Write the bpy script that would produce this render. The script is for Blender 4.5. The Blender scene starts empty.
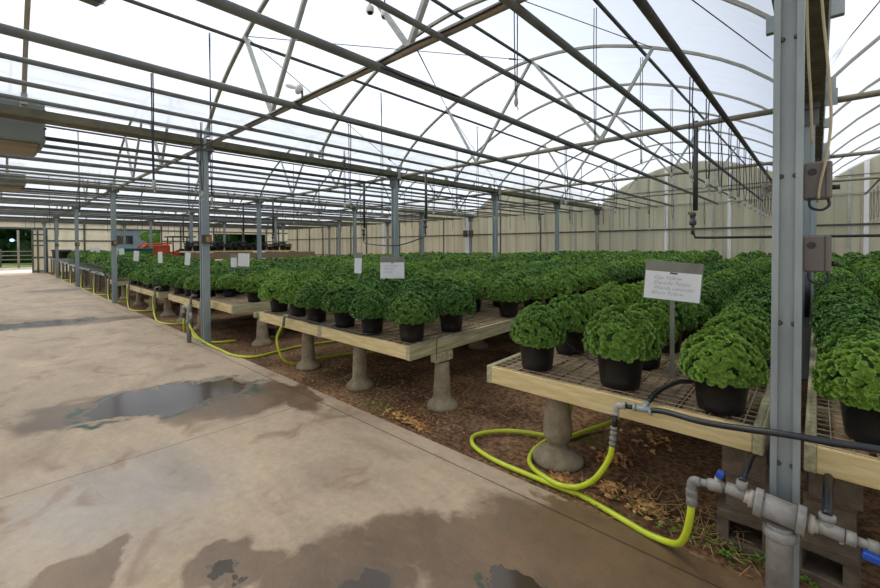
import bpy, math, random
import numpy as np
from mathutils import Vector, Matrix
random.seed(7); rng = np.random.default_rng(7)
S = bpy.context.scene; COL = S.collection
PI = math.pi
# ------------------------------------------------------------------ dimensions
X0, W, Y0, SP, H = -0.1, 7.4, 2.41, 4.18, 1.6      # first post row, bay width, aisle row, post spacing, eye height
YB, XL = 19.15, -37.1                               # back wall, far end wall
ORD = ['first', 'second', 'third', 'fourth', 'fifth', 'sixth', 'seventh', 'eighth', 'ninth', 'tenth', 'eleventh', 'twelfth',
       'thirteenth', 'fourteenth', 'fifteenth', 'sixteenth', 'seventeenth', 'eighteenth', 'nineteenth', 'twentieth']
def ordn(n):
    if n <= 20: return ORD[n - 1]
    if n == 30: return 'thirtieth'
    return ('twenty' if n < 30 else 'thirty') + '-' + ORD[n % 10 - 1]

# ------------------------------------------------------------------ camera (level wide lens, vertical shift)
f_, cx_, cy_, yaw, pit, rol = 412.41, 439.82, 253.08, .7415, .0174, -.0047
Fw = Vector((-math.sin(yaw), math.cos(yaw), 0)); Rt = Vector((math.cos(yaw), math.sin(yaw), 0)); Up = Vector((0, 0, 1))
F2 = Fw * math.cos(pit) - Up * math.sin(pit); U2 = Up * math.cos(pit) + Fw * math.sin(pit)
R3 = Rt * math.cos(rol) + U2 * math.sin(rol); U3 = U2 * math.cos(rol) - Rt * math.sin(rol)
cd = bpy.data.cameras.new('camera'); cam = bpy.data.objects.new('camera', cd); COL.objects.link(cam)
M_ = Matrix.Identity(4)
for r in range(3): M_[r][0], M_[r][1], M_[r][2] = R3[r], U3[r], -F2[r]
M_[2][3] = H
cam.matrix_world = M_
cd.sensor_width = 36; cd.lens = f_ / 880 * 36; cd.shift_y = -(294 - cy_) / 880; cd.clip_end = 400; cd.clip_start = .05
S.camera = cam
def px_size(x, y, z):
    v = Vector((x, y, z - H)); d = v.dot(F2)
    if d < .3: return None
    return cx_ + f_ * v.dot(R3) / d, cy_ - f_ * v.dot(U3) / d, f_ / d

# ------------------------------------------------------------------ materials
MATS = {}
def newmat(name):
    m = bpy.data.materials.new(name); m.use_nodes = True; MATS[name] = m
    nt = m.node_tree; nt.nodes.clear(); return m, nt
def N(nt, typ, **k):
    n = nt.nodes.new(typ)
    for a, v in k.items():
        if a.startswith('_'): n.inputs[int(a[1:])].default_value = v
        elif a in n.inputs.keys() if False else False: pass
        else: setattr(n, a, v)
    return n
def L(nt, a, b): nt.links.new(a, b)
def c4(c): return (c[0], c[1], c[2], 1)
def srgb(r, g, b):
    f = lambda v: ((v / 255 + .055) / 1.055) ** 2.4 if v > 10 else v / 255 / 12.92
    return (f(r), f(g), f(b))
def mat(name, c1, c2=None, scale=6, rough=.6, metal=0, bump=0, bscale=None, stretch=(1, 1, 1), spec=.5, detail=6, c3=None, trans=0, coords='Object'):
    m, nt = newmat(name)
    out = N(nt, 'ShaderNodeOutputMaterial'); bs = N(nt, 'ShaderNodeBsdfPrincipled')
    bs.inputs['Roughness'].default_value = rough; bs.inputs['Metallic'].default_value = metal
    bs.inputs['Specular IOR Level'].default_value = spec
    tc = N(nt, 'ShaderNodeTexCoord'); mp = N(nt, 'ShaderNodeMapping'); mp.inputs['Scale'].default_value = stretch
    L(nt, tc.outputs[coords], mp.inputs[0])
    no = N(nt, 'ShaderNodeTexNoise'); no.inputs['Scale'].default_value = scale; no.inputs['Detail'].default_value = detail
    no.inputs['Roughness'].default_value = .62
    L(nt, mp.outputs[0], no.inputs['Vector'])
    cr = N(nt, 'ShaderNodeValToRGB'); e = cr.color_ramp.elements
    e[0].position = .32; e[1].position = .68; e[0].color = c4(c1); e[1].color = c4(c2 or c1)
    if c3: x = e.new(.5); x.color = c4(c3)
    L(nt, no.outputs['Fac'], cr.inputs[0]); L(nt, cr.outputs[0], bs.inputs['Base Color'])
    if bump:
        n2 = N(nt, 'ShaderNodeTexNoise'); n2.inputs['Scale'].default_value = bscale or scale * 4; n2.inputs['Detail'].default_value = 5
        L(nt, mp.outputs[0], n2.inputs['Vector'])
        bp = N(nt, 'ShaderNodeBump'); bp.inputs['Strength'].default_value = bump; bp.inputs['Distance'].default_value = .01
        L(nt, n2.outputs['Fac'], bp.inputs['Height']); L(nt, bp.outputs[0], bs.inputs['Normal'])
    if trans:
        tr = N(nt, 'ShaderNodeBsdfTranslucent'); L(nt, cr.outputs[0], tr.inputs[0])
        mx = N(nt, 'ShaderNodeMixShader'); mx.inputs[0].default_value = trans
        L(nt, bs.outputs[0], mx.inputs[1]); L(nt, tr.outputs[0], mx.inputs[2]); L(nt, mx.outputs[0], out.inputs[0])
    else: L(nt, bs.outputs[0], out.inputs[0])
    return m
mat('galv', srgb(126, 133, 131), srgb(160, 166, 160), 5, .5, .2, .05, 60, (1, 1, .25))
mat('galv_white', srgb(156, 156, 146), srgb(186, 186, 174), 7, .5, .1)
mat('galv_blue', srgb(126, 136, 136), srgb(158, 167, 164), 4, .5, .15, .04, 50, (1, 1, .2))
mat('pipe_grey', srgb(82, 85, 80), srgb(112, 114, 106), 3, .5, .2)
mat('pipe_dark', srgb(58, 60, 58), srgb(84, 84, 78), 3, .5, .2)
mat('chord', srgb(122, 113, 95), srgb(162, 152, 130), 4, .55, .1)
mat('white_steel', srgb(140, 136, 120), srgb(170, 166, 150), 5, .5, .1)
mat('gutter', srgb(78, 76, 60), srgb(112, 107, 86), 4, .6, .2, .2, 20)
mat('pvc', srgb(112, 108, 100), srgb(150, 145, 136), 14, .45, 0, .15, 60)
mat('pvc_light', srgb(146, 134, 118), srgb(176, 166, 150), 14, .5)
mat('black_plastic', srgb(16, 16, 17), srgb(26, 26, 27), 8, .42, 0, .03, 30)
mat('black_pipe', srgb(22, 22, 24), srgb(38, 38, 40), 8, .38)
mat('blue', srgb(14, 56, 140), srgb(28, 84, 176), 10, .4)
mat('brown_box', srgb(104, 96, 86), srgb(120, 111, 100), 5, .5)
mat('box_edge', srgb(60, 54, 48), srgb(72, 66, 58), 5, .5)
mat('yellow_box', srgb(120, 92, 50), srgb(190, 150, 80), 25, .6)
mat('hose', srgb(176, 190, 24), srgb(200, 212, 50), 10, .42)
mat('tan_cable', srgb(176, 160, 122), srgb(196, 180, 145), 10, .6)
mat('wire', srgb(44, 42, 50), srgb(64, 62, 68), 10, .5, .4)
mat('card', srgb(228, 224, 220), srgb(240, 236, 232), 4, .8)
mat('plate', srgb(118, 116, 104), srgb(140, 137, 122), 6, .6, .0)
mat('ink', srgb(120, 118, 122), srgb(120, 118, 122), 4, .8)
mat('concrete_cast', srgb(120, 104, 80), srgb(164, 148, 120), 9, .9, 0, .5, 40)
mat('block', srgb(74, 62, 48), srgb(116, 100, 80), 9, .95, 0, .6, 60)  # kept dark, under-bench shade is put into the block colour
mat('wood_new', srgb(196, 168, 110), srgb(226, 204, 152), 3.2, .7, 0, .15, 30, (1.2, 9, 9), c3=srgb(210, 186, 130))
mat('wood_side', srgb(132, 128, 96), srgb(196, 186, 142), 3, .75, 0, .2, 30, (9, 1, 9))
mat('wood_end', srgb(96, 98, 62), srgb(150, 146, 100), 14, .8, 0, .3, 40)
mat('wood_old', srgb(112, 92, 66), srgb(168, 146, 112), 4, .85, 0, .3, 30, (1, 8, 8))
mat('mesh_wire', srgb(150, 130, 104), srgb(190, 172, 140), 14, .6, .3)
mat('lath', srgb(122, 98, 70), srgb(166, 142, 108), 5, .85, 0, .3, 40, (8, 1, 1))
mat('heater', srgb(124, 130, 122), srgb(140, 146, 136), 3, .5, .1)
mat('heater_warm', srgb(120, 110, 86), srgb(140, 128, 100), 3, .6)
mat('lamp_body', srgb(70, 72, 60), srgb(90, 92, 76), 3, .5)
mat('white_plastic', srgb(226, 224, 214), srgb(238, 236, 228), 4, .5)
mat('orange', srgb(190, 72, 30), srgb(214, 92, 44), 3, .5)
mat('green_paint', srgb(14, 92, 76), srgb(24, 108, 90), 3, .5)
mat('tyre', srgb(24, 24, 24), srgb(40, 38, 36), 10, .8)
mat('glass_dark', srgb(40, 50, 54), srgb(50, 60, 64), 3, .1)
mat('bluegrey', srgb(130, 146, 158), srgb(150, 166, 176), 1, .7)
mat('bark', srgb(70, 54, 38), srgb(98, 78, 56), 8, .9)
mat('leaf_dry', srgb(120, 84, 48), srgb(196, 150, 92), 25, .8, c3=srgb(156, 112, 66))
mat('leaf_tan', srgb(186, 134, 76), srgb(232, 186, 120), 30, .8)
mat('weed', srgb(60, 100, 24), srgb(110, 150, 50), 20, .6)
mat('straw', srgb(150, 122, 70), srgb(190, 160, 104), 10, .8)
mat('lawn', srgb(96, 130, 50), srgb(130, 160, 70), 3, .9)
mat('gravel', srgb(150, 136, 122), srgb(190, 178, 164), 1.5, .95)
mat('apron', srgb(214, 206, 196), srgb(232, 226, 216), 1, .85)
mat('endwall', srgb(232, 227, 208), srgb(246, 243, 230), 3, .7, stretch=(1, 1, .15), trans=.45)
# leaves
def leafmat(name, dark, light, yel):
    m, nt = newmat(name); out = N(nt, 'ShaderNodeOutputMaterial'); bs = N(nt, 'ShaderNodeBsdfPrincipled')
    ge = N(nt, 'ShaderNodeNewGeometry'); no = N(nt, 'ShaderNodeTexNoise'); no.inputs['Scale'].default_value = .55; no.inputs['Detail'].default_value = 2
    L(nt, ge.outputs['Position'], no.inputs['Vector'])
    cr = N(nt, 'ShaderNodeValToRGB'); e = cr.color_ramp.elements; e[0].color = c4(dark); e[1].color = c4(light)
    L(nt, ge.outputs['Random Per Island'], cr.inputs[0])
    mr = N(nt, 'ShaderNodeMapRange'); mr.inputs[1].default_value = .42; mr.inputs[2].default_value = .68; mr.inputs[4].default_value = .6
    L(nt, no.outputs['Fac'], mr.inputs[0])
    mx = N(nt, 'ShaderNodeMix', data_type='RGBA'); L(nt, mr.outputs[0], mx.inputs[0]); L(nt, cr.outputs[0], mx.inputs[6]); mx.inputs[7].default_value = c4(yel)
    L(nt, mx.outputs[2], bs.inputs['Base Color']); bs.inputs['Roughness'].default_value = .5; bs.inputs['Specular IOR Level'].default_value = .3
    tr = N(nt, 'ShaderNodeBsdfTranslucent'); L(nt, mx.outputs[2], tr.inputs[0])
    ms = N(nt, 'ShaderNodeMixShader'); ms.inputs[0].default_value = .2
    L(nt, bs.outputs[0], ms.inputs[1]); L(nt, tr.outputs[0], ms.inputs[2]); L(nt, ms.outputs[0], out.inputs[0])
    return m
leafmat('mum_leaf', srgb(42, 78, 32), srgb(120, 160, 78), srgb(150, 182, 70))  # leaf-to-leaf tone, range widened to put glossy highlights into the colour
leafmat('tree_leaf', srgb(20, 44, 18), srgb(50, 84, 36), srgb(60, 96, 40))
leafmat('shrub_leaf', srgb(60, 104, 34), srgb(110, 156, 60), srgb(120, 166, 60))
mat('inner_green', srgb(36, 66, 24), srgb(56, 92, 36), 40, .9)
# film: greenhouse polythene
m, nt = newmat('film'); out = N(nt, 'ShaderNodeOutputMaterial')
tp = N(nt, 'ShaderNodeBsdfTransparent'); tp.inputs[0].default_value = (.86, .90, .97, 1)
tl = N(nt, 'ShaderNodeBsdfTranslucent'); tl.inputs[0].default_value = (.80, .86, .96, 1)
df = N(nt, 'ShaderNodeBsdfDiffuse'); df.inputs[0].default_value = (.85, .87, .9, 1)
tc = N(nt, 'ShaderNodeTexCoord'); mp = N(nt, 'ShaderNodeMapping'); mp.inputs['Scale'].default_value = (.6, 1.2, .6); L(nt, tc.outputs['Object'], mp.inputs[0])
no = N(nt, 'ShaderNodeTexNoise'); no.inputs['Scale'].default_value = 1.4; no.inputs['Detail'].default_value = 4; no.inputs['Distortion'].default_value = 1.2; L(nt, mp.outputs[0], no.inputs['Vector'])
mr = N(nt, 'ShaderNodeMapRange'); mr.inputs[1].default_value = .3; mr.inputs[2].default_value = .75; mr.inputs[3].default_value = .56; mr.inputs[4].default_value = .66; L(nt, no.outputs['Fac'], mr.inputs[0])
m1 = N(nt, 'ShaderNodeMixShader'); m1.inputs[0].default_value = .08; L(nt, tl.outputs[0], m1.inputs[1]); L(nt, df.outputs[0], m1.inputs[2])
m2 = N(nt, 'ShaderNodeMixShader'); L(nt, mr.outputs[0], m2.inputs[0]); L(nt, tp.outputs[0], m2.inputs[1]); L(nt, m1.outputs[0], m2.inputs[2]); L(nt, m2.outputs[0], out.inputs[0])
# back wall: ribbed translucent sheet, streaked, backlit glow at left put into the colour
m, nt = newmat('sheet'); out = N(nt, 'ShaderNodeOutputMaterial')
tc = N(nt, 'ShaderNodeTexCoord'); mp = N(nt, 'ShaderNodeMapping'); mp.inputs['Scale'].default_value = (1.6, 1, .12); L(nt, tc.outputs['Object'], mp.inputs[0])
no = N(nt, 'ShaderNodeTexNoise'); no.inputs['Scale'].default_value = 2.2; no.inputs['Detail'].default_value = 6; L(nt, mp.outputs[0], no.inputs['Vector'])
cr = N(nt, 'ShaderNodeValToRGB'); e = cr.color_ramp.elements; e[0].position = .35; e[1].position = .7; e[0].color = c4(srgb(218, 210, 186)); e[1].color = c4(srgb(236, 229, 206)); L(nt, no.outputs['Fac'], cr.inputs[0])
sx = N(nt, 'ShaderNodeSeparateXYZ'); L(nt, tc.outputs['Object'], sx.inputs[0])
mrx = N(nt, 'ShaderNodeMapRange'); mrx.inputs[1].default_value = -16; mrx.inputs[2].default_value = -5; L(nt, sx.outputs[0], mrx.inputs[0])
mix = N(nt, 'ShaderNodeMix', data_type='RGBA', blend_type='MULTIPLY'); L(nt, mrx.outputs[0], mix.inputs[0]); L(nt, cr.outputs[0], mix.inputs[6]); mix.inputs[7].default_value = (.84, .86, .88, 1)
wv = N(nt, 'ShaderNodeTexWave'); wv.inputs['Scale'].default_value = 6; L(nt, tc.outputs['Object'], wv.inputs[0])
bp = N(nt, 'ShaderNodeBump'); bp.inputs['Strength'].default_value = .4; L(nt, wv.outputs['Fac'], bp.inputs['Height'])
df = N(nt, 'ShaderNodeBsdfDiffuse'); tl = N(nt, 'ShaderNodeBsdfTranslucent'); L(nt, mix.outputs[2], df.inputs[0]); L(nt, mix.outputs[2], tl.inputs[0]); L(nt, bp.outputs[0], df.inputs['Normal'])
m2 = N(nt, 'ShaderNodeMixShader'); m2.inputs[0].default_value = .62; L(nt, df.outputs[0], m2.inputs[1]); L(nt, tl.outputs[0], m2.inputs[2]); L(nt, m2.outputs[0], out.inputs[0])

# concrete walkway with damp patches, puddles, algae lines, joints
def floor_mat():
    m, nt = newmat('concrete_floor'); out = N(nt, 'ShaderNodeOutputMaterial'); bs = N(nt, 'ShaderNodeBsdfPrincipled'); L(nt, bs.outputs[0], out.inputs[0])
    ge = N(nt, 'ShaderNodeNewGeometry'); P = ge.outputs['Position']
    def math_(op, a, b=None, clamp=False):
        n = N(nt, 'ShaderNodeMath', operation=op, use_clamp=clamp)
        for i, v in enumerate((a, b)):
            if v is None: continue
            if isinstance(v, (int, float)): n.inputs[i].default_value = v
            else: L(nt, v, n.inputs[i])
        return n.outputs[0]
    def noise(sc, det=5, dist=0, rough=.55, st=(1, 1, 1)):
        mp = N(nt, 'ShaderNodeMapping'); mp.inputs['Scale'].default_value = st; L(nt, P, mp.inputs[0])
        n = N(nt, 'ShaderNodeTexNoise'); n.inputs['Scale'].default_value = sc; n.inputs['Detail'].default_value = det; n.inputs['Distortion'].default_value = dist; n.inputs['Roughness'].default_value = rough
        L(nt, mp.outputs[0], n.inputs['Vector']); return n
    wob = noise(2.3, 5); wob2 = noise(9, 4)
    sub = N(nt, 'ShaderNodeVectorMath', operation='SUBTRACT'); L(nt, wob.outputs['Color'], sub.inputs[0]); sub.inputs[1].default_value = (.5, .5, .5)
    sc = N(nt, 'ShaderNodeVectorMath', operation='SCALE'); L(nt, sub.outputs[0], sc.inputs[0]); sc.inputs['Scale'].default_value = .75
    sub2 = N(nt, 'ShaderNodeVectorMath', operation='SUBTRACT'); L(nt, wob2.outputs['Color'], sub2.inputs[0]); sub2.inputs[1].default_value = (.5, .5, .5)
    sc2 = N(nt, 'ShaderNodeVectorMath', operation='SCALE'); L(nt, sub2.outputs[0], sc2.inputs[0]); sc2.inputs['Scale'].default_value = .16
    ad = N(nt, 'ShaderNodeVectorMath', operation='ADD'); L(nt, P, ad.inputs[0]); L(nt, sc.outputs[0], ad.inputs[1])
    ad2 = N(nt, 'ShaderNodeVectorMath', operation='ADD'); L(nt, ad.outputs[0], ad2.inputs[0]); L(nt, sc2.outputs[0], ad2.inputs[1])
    Q = ad2.outputs[0]
    def ell(x, y, rx, ry, ang=0):                 # >0 inside, units of radius
        mp = N(nt, 'ShaderNodeMapping', vector_type='TEXTURE'); mp.inputs['Location'].default_value = (x, y, 0); mp.inputs['Rotation'].default_value = (0, 0, ang); mp.inputs['Scale'].default_value = (rx, ry, 1000)
        L(nt, Q, mp.inputs[0]); ln = N(nt, 'ShaderNodeVectorMath', operation='LENGTH'); L(nt, mp.outputs[0], ln.inputs[0])
        return math_('SUBTRACT', 1, ln.outputs['Value'])
    def mx_(lst):
        r = lst[0]
        for a in lst[1:]: r = math_('MAXIMUM', r, a)
        return r
    def ramp(v, a, b, lo=0, hi=1):
        n = N(nt, 'ShaderNodeMapRange'); n.inputs[1].default_value = a; n.inputs[2].default_value = b; n.inputs[3].default_value = lo; n.inputs[4].default_value = hi; L(nt, v, n.inputs[0]); return n.outputs[0]
    wet = mx_([ell(-4.75, 1.55, .95, .62, .5), ell(-4.15, 2.2, .75, .28, 0), ell(-5.3, .7, .45, .7, 0),
               ell(-.95, 1.75, .82, .62, .3), ell(-.45, 2.1, .9, .6, 0), ell(-1.72, 1.08, .38, .44, 0), ell(-1.45, 1.65, .42, .36, .5), ell(-.9, 2.35, .45, .14, 0), ell(-2.15, .85, .2, .28, 0), ell(-2.6, .25, .25, .2, 0),
               ell(-11.9, .9, .55, 1.8, -.3), ell(-21, 1.6, .8, .9, 0)])
    pud = mx_([ell(-5.05, 1.3, .45, .72, -.35), ell(-1.02, 1.62, .18, .12, .35), ell(-1.60, 1.12, .09, .13, 0), ell(-12.1, .5, .45, 1.1, -.2), ell(-2.1, .80, .06, .08, 0)])
    wetm = ramp(wet, 0, .22); pudm = ramp(pud, 0, .06)
    algae = math_('MULTIPLY', ramp(math_('ABSOLUTE', math_('SUBTRACT', pud, -.16)), .03, .17, 1, 0), ramp(noise(3.1, 5, .6).outputs['Fac'], .48, .54))
    # base colour
    b1 = noise(1.1, 10, .3, .70, (.7, 1.2, 1)); b2 = noise(17, 9, .2, .8)
    cr = N(nt, 'ShaderNodeValToRGB'); e = cr.color_ramp.elements; e[0].position = .3; e[1].position = .7; e[0].color = c4(srgb(146, 127, 104)); e[1].color = c4(srgb(196, 173, 141)); L(nt, b1.outputs['Fac'], cr.inputs[0])
    x = e.new(.5); x.color = c4(srgb(178, 157, 130))
    mm = N(nt, 'ShaderNodeMix', data_type='RGBA', blend_type='MULTIPLY'); mm.inputs[0].default_value = .55; L(nt, cr.outputs[0], mm.inputs[6])
    cr2 = N(nt, 'ShaderNodeValToRGB'); e = cr2.color_ramp.elements; e[0].position = .25; e[1].position = .7; e[0].color = (.48, .43, .38, 1); e[1].color = (1.1, 1.1, 1.1, 1); L(nt, b2.outputs['Fac'], cr2.inputs[0]); L(nt, cr2.outputs[0], mm.inputs[7])
    # grey-blue worn band
    gm = ramp(ell(-3.3, .5, .9, .9, 0), 0, .8, 0, .35)
    mg = N(nt, 'ShaderNodeMix', data_type='RGBA'); L(nt, gm, mg.inputs[0]); L(nt, mm.outputs[2], mg.inputs[6]); mg.inputs[7].default_value = c4(srgb(165, 166, 166))
    # rusty stains
    st = math_('MULTIPLY', ramp(noise(2.6, 6, .8).outputs['Fac'], .56, .72), .75)
    ms = N(nt, 'ShaderNodeMix', data_type='RGBA'); L(nt, st, ms.inputs[0]); L(nt, mg.outputs[2], ms.inputs[6]); ms.inputs[7].default_value = c4(srgb(126, 96, 66))
    mw = N(nt, 'ShaderNodeMix', data_type='RGBA'); L(nt, math_('MULTIPLY', wetm, .9), mw.inputs[0]); L(nt, ms.outputs[2], mw.inputs[6])
    crw = N(nt, 'ShaderNodeValToRGB'); e = crw.color_ramp.elements; e[0].position = .35; e[1].position = .7; e[0].color = c4(srgb(78, 60, 40)); e[1].color = c4(srgb(130, 102, 70)); L(nt, b1.outputs['Fac'], crw.inputs[0]); L(nt, crw.outputs[0], mw.inputs[7])
    mp_ = N(nt, 'ShaderNodeMix', data_type='RGBA'); L(nt, pudm, mp_.inputs[0]); L(nt, mw.outputs[2], mp_.inputs[6]); mp_.inputs[7].default_value = c4(srgb(70, 58, 44))
    ma = N(nt, 'ShaderNodeMix', data_type='RGBA'); L(nt, math_('MULTIPLY', algae, .9), ma.inputs[0]); L(nt, mp_.outputs[2], ma.inputs[6]); ma.inputs[7].default_value = c4(srgb(16, 66, 50))
    # joints: across (every 3.05 m from x=-3.83) and along the kerb
    sp = N(nt, 'ShaderNodeSeparateXYZ'); L(nt, P, sp.inputs[0])
    jx = math_('ABSOLUTE', math_('SUBTRACT', math_('MODULO', math_('ADD', sp.outputs[0], 3.83 + 3.9 * 20 + 1.95), 3.9), 1.95))
    jy = math_('ABSOLUTE', math_('SUBTRACT', sp.outputs[1], 2.275))
    kerb = math_('GREATER_THAN', 2.27, sp.outputs[1])
    j = math_('MAXIMUM', math_('LESS_THAN', jx, .0045), math_('LESS_THAN', jy, .006))
    mj = N(nt, 'ShaderNodeMix', data_type='RGBA'); L(nt, math_('MULTIPLY', j, .75), mj.inputs[0]); L(nt, ma.outputs[2], mj.inputs[6]); mj.inputs[7].default_value = c4(srgb(56, 46, 38))
    L(nt, mj.outputs[2], bs.inputs['Base Color'])
    r1 = ramp(b2.outputs['Fac'], .3, .7, .62, .8)
    r2 = N(nt, 'ShaderNodeMix', data_type='FLOAT'); L(nt, wetm, r2.inputs[0]); L(nt, r1, r2.inputs[2]); r2.inputs[3].default_value = .38
    r3 = N(nt, 'ShaderNodeMix', data_type='FLOAT'); L(nt, pudm, r3.inputs[0]); L(nt, r2.outputs[0], r3.inputs[2]); r3.inputs[3].default_value = .15
    L(nt, r3.outputs[0], bs.inputs['Roughness'])
    bp = N(nt, 'ShaderNodeBump'); bp.inputs['Distance'].default_value = .004; L(nt, math_('SUBTRACT', 1, pudm), bp.inputs['Strength']); L(nt, b2.outputs['Fac'], bp.inputs['Height']); L(nt, bp.outputs[0], bs.inputs['Normal'])
floor_mat()
def soil_mat():
    m, nt = newmat('soil'); out = N(nt, 'ShaderNodeOutputMaterial'); bs = N(nt, 'ShaderNodeBsdfPrincipled'); L(nt, bs.outputs[0], out.inputs[0]); bs.inputs['Roughness'].default_value = .95; bs.inputs['Specular IOR Level'].default_value = .2
    ge = N(nt, 'ShaderNodeNewGeometry')
    def noise(s, d):
        n = N(nt, 'ShaderNodeTexNoise'); n.inputs['Scale'].default_value = s; n.inputs['Detail'].default_value = d; L(nt, ge.outputs['Position'], n.inputs['Vector']); return n.outputs['Fac']
    a, b, g = noise(1.7, 6), noise(28, 6), noise(1.1, 4)
    cr = N(nt, 'ShaderNodeValToRGB'); e = cr.color_ramp.elements; e[0].position = .35; e[1].position = .68; e[0].color = c4(srgb(112, 84, 60)); e[1].color = c4(srgb(168, 134, 98)); L(nt, a, cr.inputs[0])
    cr2 = N(nt, 'ShaderNodeValToRGB'); e = cr2.color_ramp.elements; e[0].position = .35; e[1].position = .66; e[0].color = (.35, .32, .3, 1); e[1].color = (1.15, 1.1, 1.05, 1); L(nt, b, cr2.inputs[0])
    mx = N(nt, 'ShaderNodeMix', data_type='RGBA', blend_type='MULTIPLY'); mx.inputs[0].default_value = 1; L(nt, cr.outputs[0], mx.inputs[6]); L(nt, cr2.outputs[0], mx.inputs[7])
    mr = N(nt, 'ShaderNodeMapRange'); mr.inputs[1].default_value = .58; mr.inputs[2].default_value = .68; mr.inputs[4].default_value = .7; L(nt, g, mr.inputs[0])
    mg = N(nt, 'ShaderNodeMix', data_type='RGBA'); L(nt, mr.outputs[0], mg.inputs[0]); L(nt, mx.outputs[2], mg.inputs[6]); mg.inputs[7].default_value = c4(srgb(66, 72, 30)); L(nt, mg.outputs[2], bs.inputs['Base Color'])
    bp = N(nt, 'ShaderNodeBump'); bp.inputs['Strength'].default_value = .9; bp.inputs['Distance'].default_value = .02; L(nt, b, bp.inputs['Height']); L(nt, bp.outputs[0], bs.inputs['Normal'])
soil_mat()
MT = MATS

# ------------------------------------------------------------------ mesh builder
class MB:
    def __init__(s): s.v = []; s.f = []; s.sm = []
    def add(s, vs, fs, smooth=False):
        o = len(s.v); s.v += [tuple(v) for v in vs]; s.f += [tuple(i + o for i in f) for f in fs]; s.sm += [smooth] * len(fs); return s
    def box(s, x0, x1, y0, y1, z0, z1, mtx=None):
        vs = [Vector((x, y, z)) for x in (x0, x1) for y in (y0, y1) for z in (z0, z1)]
        if mtx is not None: vs = [mtx @ v for v in vs]
        return s.add(vs, [(0, 1, 3, 2), (4, 6, 7, 5), (0, 4, 5, 1), (2, 3, 7, 6), (0, 2, 6, 4), (1, 5, 7, 3)])
    def bbox(s, x0, x1, y0, y1, z0, z1, b=.006, mtx=None):       # bevelled box: 24 corner verts
        vs = []; idx = {}
        X, Y, Z = (x0, x1), (y0, y1), (z0, z1)
        for i in (0, 1):
            for j in (0, 1):
                for k in (0, 1):
                    c = (X[i], Y[j], Z[k]); d = (1 - 2 * i, 1 - 2 * j, 1 - 2 * k)
                    for a in range(3):
                        p = [c[q] + (0 if q == a else d[q] * b) for q in range(3)]; idx[i, j, k, a] = len(vs); vs.append(Vector(p))
        if mtx is not None: vs = [mtx @ v for v in vs]
        g = lambda t, a: idx[t[0], t[1], t[2], a]; fs = []
        for a in range(3):
            o = [q for q in range(3) if q != a]
            for s0 in (0, 1):
                loop = []
                for u, w in ((0, 0), (1, 0), (1, 1), (0, 1)):
                    t = [0, 0, 0]; t[a] = s0; t[o[0]] = u; t[o[1]] = w; loop.append(g(t, a))
                fs.append(tuple(loop))
            for u in (0, 1):
                for w in (0, 1):                           # edge along axis a
                    t0 = [0, 0, 0]; t0[o[0]] = u; t0[o[1]] = w; t1 = list(t0); t1[a] = 1
                    fs.append((g(t0, o[0]), g(t1, o[0]), g(t1, o[1]), g(t0, o[1])))
        for i in (0, 1):
            for j in (0, 1):
                for k in (0, 1): fs.append((idx[i, j, k, 0], idx[i, j, k, 1], idx[i, j, k, 2]))
        return s.add(vs, fs)
    def tube(s, pts, r, n=8, cap=True):
        pts = [Vector(p) for p in pts]; rs = r if isinstance(r, (list, tuple)) else [r] * len(pts)
        rings = []; up = None
        for i, p in enumerate(pts):
            a = pts[max(i - 1, 0)]; b = pts[min(i + 1, len(pts) - 1)]; d = (b - a).normalized()
            if up is None: up = Vector((0, 0, 1)) if abs(d.z) < .9 else Vector((1, 0, 0))
            u = d.cross(up); u.normalize(); w = u.cross(d); up = w
            rings.append([p + (u * math.cos(t) + w * math.sin(t)) * rs[i] for t in (2 * PI * k / n for k in range(n))])
        o = len(s.v); s.v += [tuple(v) for rg in rings for v in rg]
        for i in range(len(pts) - 1):
            for k in range(n): s.f.append((o + i * n + k, o + i * n + (k + 1) % n, o + (i + 1) * n + (k + 1) % n, o + (i + 1) * n + k)); s.sm.append(True)
        if cap:
            s.f.append(tuple(o + k for k in range(n))[::-1]); s.sm.append(False)
            s.f.append(tuple(o + (len(pts) - 1) * n + k for k in range(n))); s.sm.append(False)
        return s
    def bar(s, a, b, w, t, up=(0, 0, 1)):                  # rectangular bar between two points
        a, b = Vector(a), Vector(b); d = (b - a); Ln = d.length; d.normalize(); up = Vector(up)
        if abs(d.dot(up)) > .98: up = Vector((1, 0, 0))
        u = d.cross(up).normalized(); v = u.cross(d)
        m = Matrix.Identity(4)
        for r in range(3): m[r][0], m[r][1], m[r][2], m[r][3] = d[r], u[r], v[r], a[r]
        return s.box(0, Ln, -w / 2, w / 2, -t / 2, t / 2, m)
    def lathe(s, prof, c=(0, 0, 0), n=24, axis=(0, 0, 1), closed=True):
        ax = Vector(axis).normalized(); q = Vector((0, 0, 1)).rotation_difference(ax); c = Vector(c)
        o = len(s.v)
        for (r, z) in prof:
            for k in range(n): s.v.append(tuple(c + q @ Vector((r * math.cos(2 * PI * k / n), r * math.sin(2 * PI * k / n), z))))
        for i in range(len(prof) - 1):
            for k in range(n): s.f.append((o + i * n + k, o + i * n + (k + 1) % n, o + (i + 1) * n + (k + 1) % n, o + (i + 1) * n + k)); s.sm.append(True)
        if closed:
            s.f.append(tuple(o + k for k in range(n))[::-1]); s.sm.append(False)
            s.f.append(tuple(o + (len(prof) - 1) * n + k for k in range(n))); s.sm.append(False)
        return s
    def mesh(s, name, m):
        me = bpy.data.meshes.new(name); me.from_pydata(s.v, [], s.f); me.polygons.foreach_set('use_smooth', s.sm)
        me.materials.append(MT[m] if isinstance(m, str) else m)
        me.update(); return me
    def build(s, name, m, parent=None):
        o = bpy.data.objects.new(name, s.mesh(name, m)); COL.objects.link(o)
        if parent is not None: o.parent = parent
        return o
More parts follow.
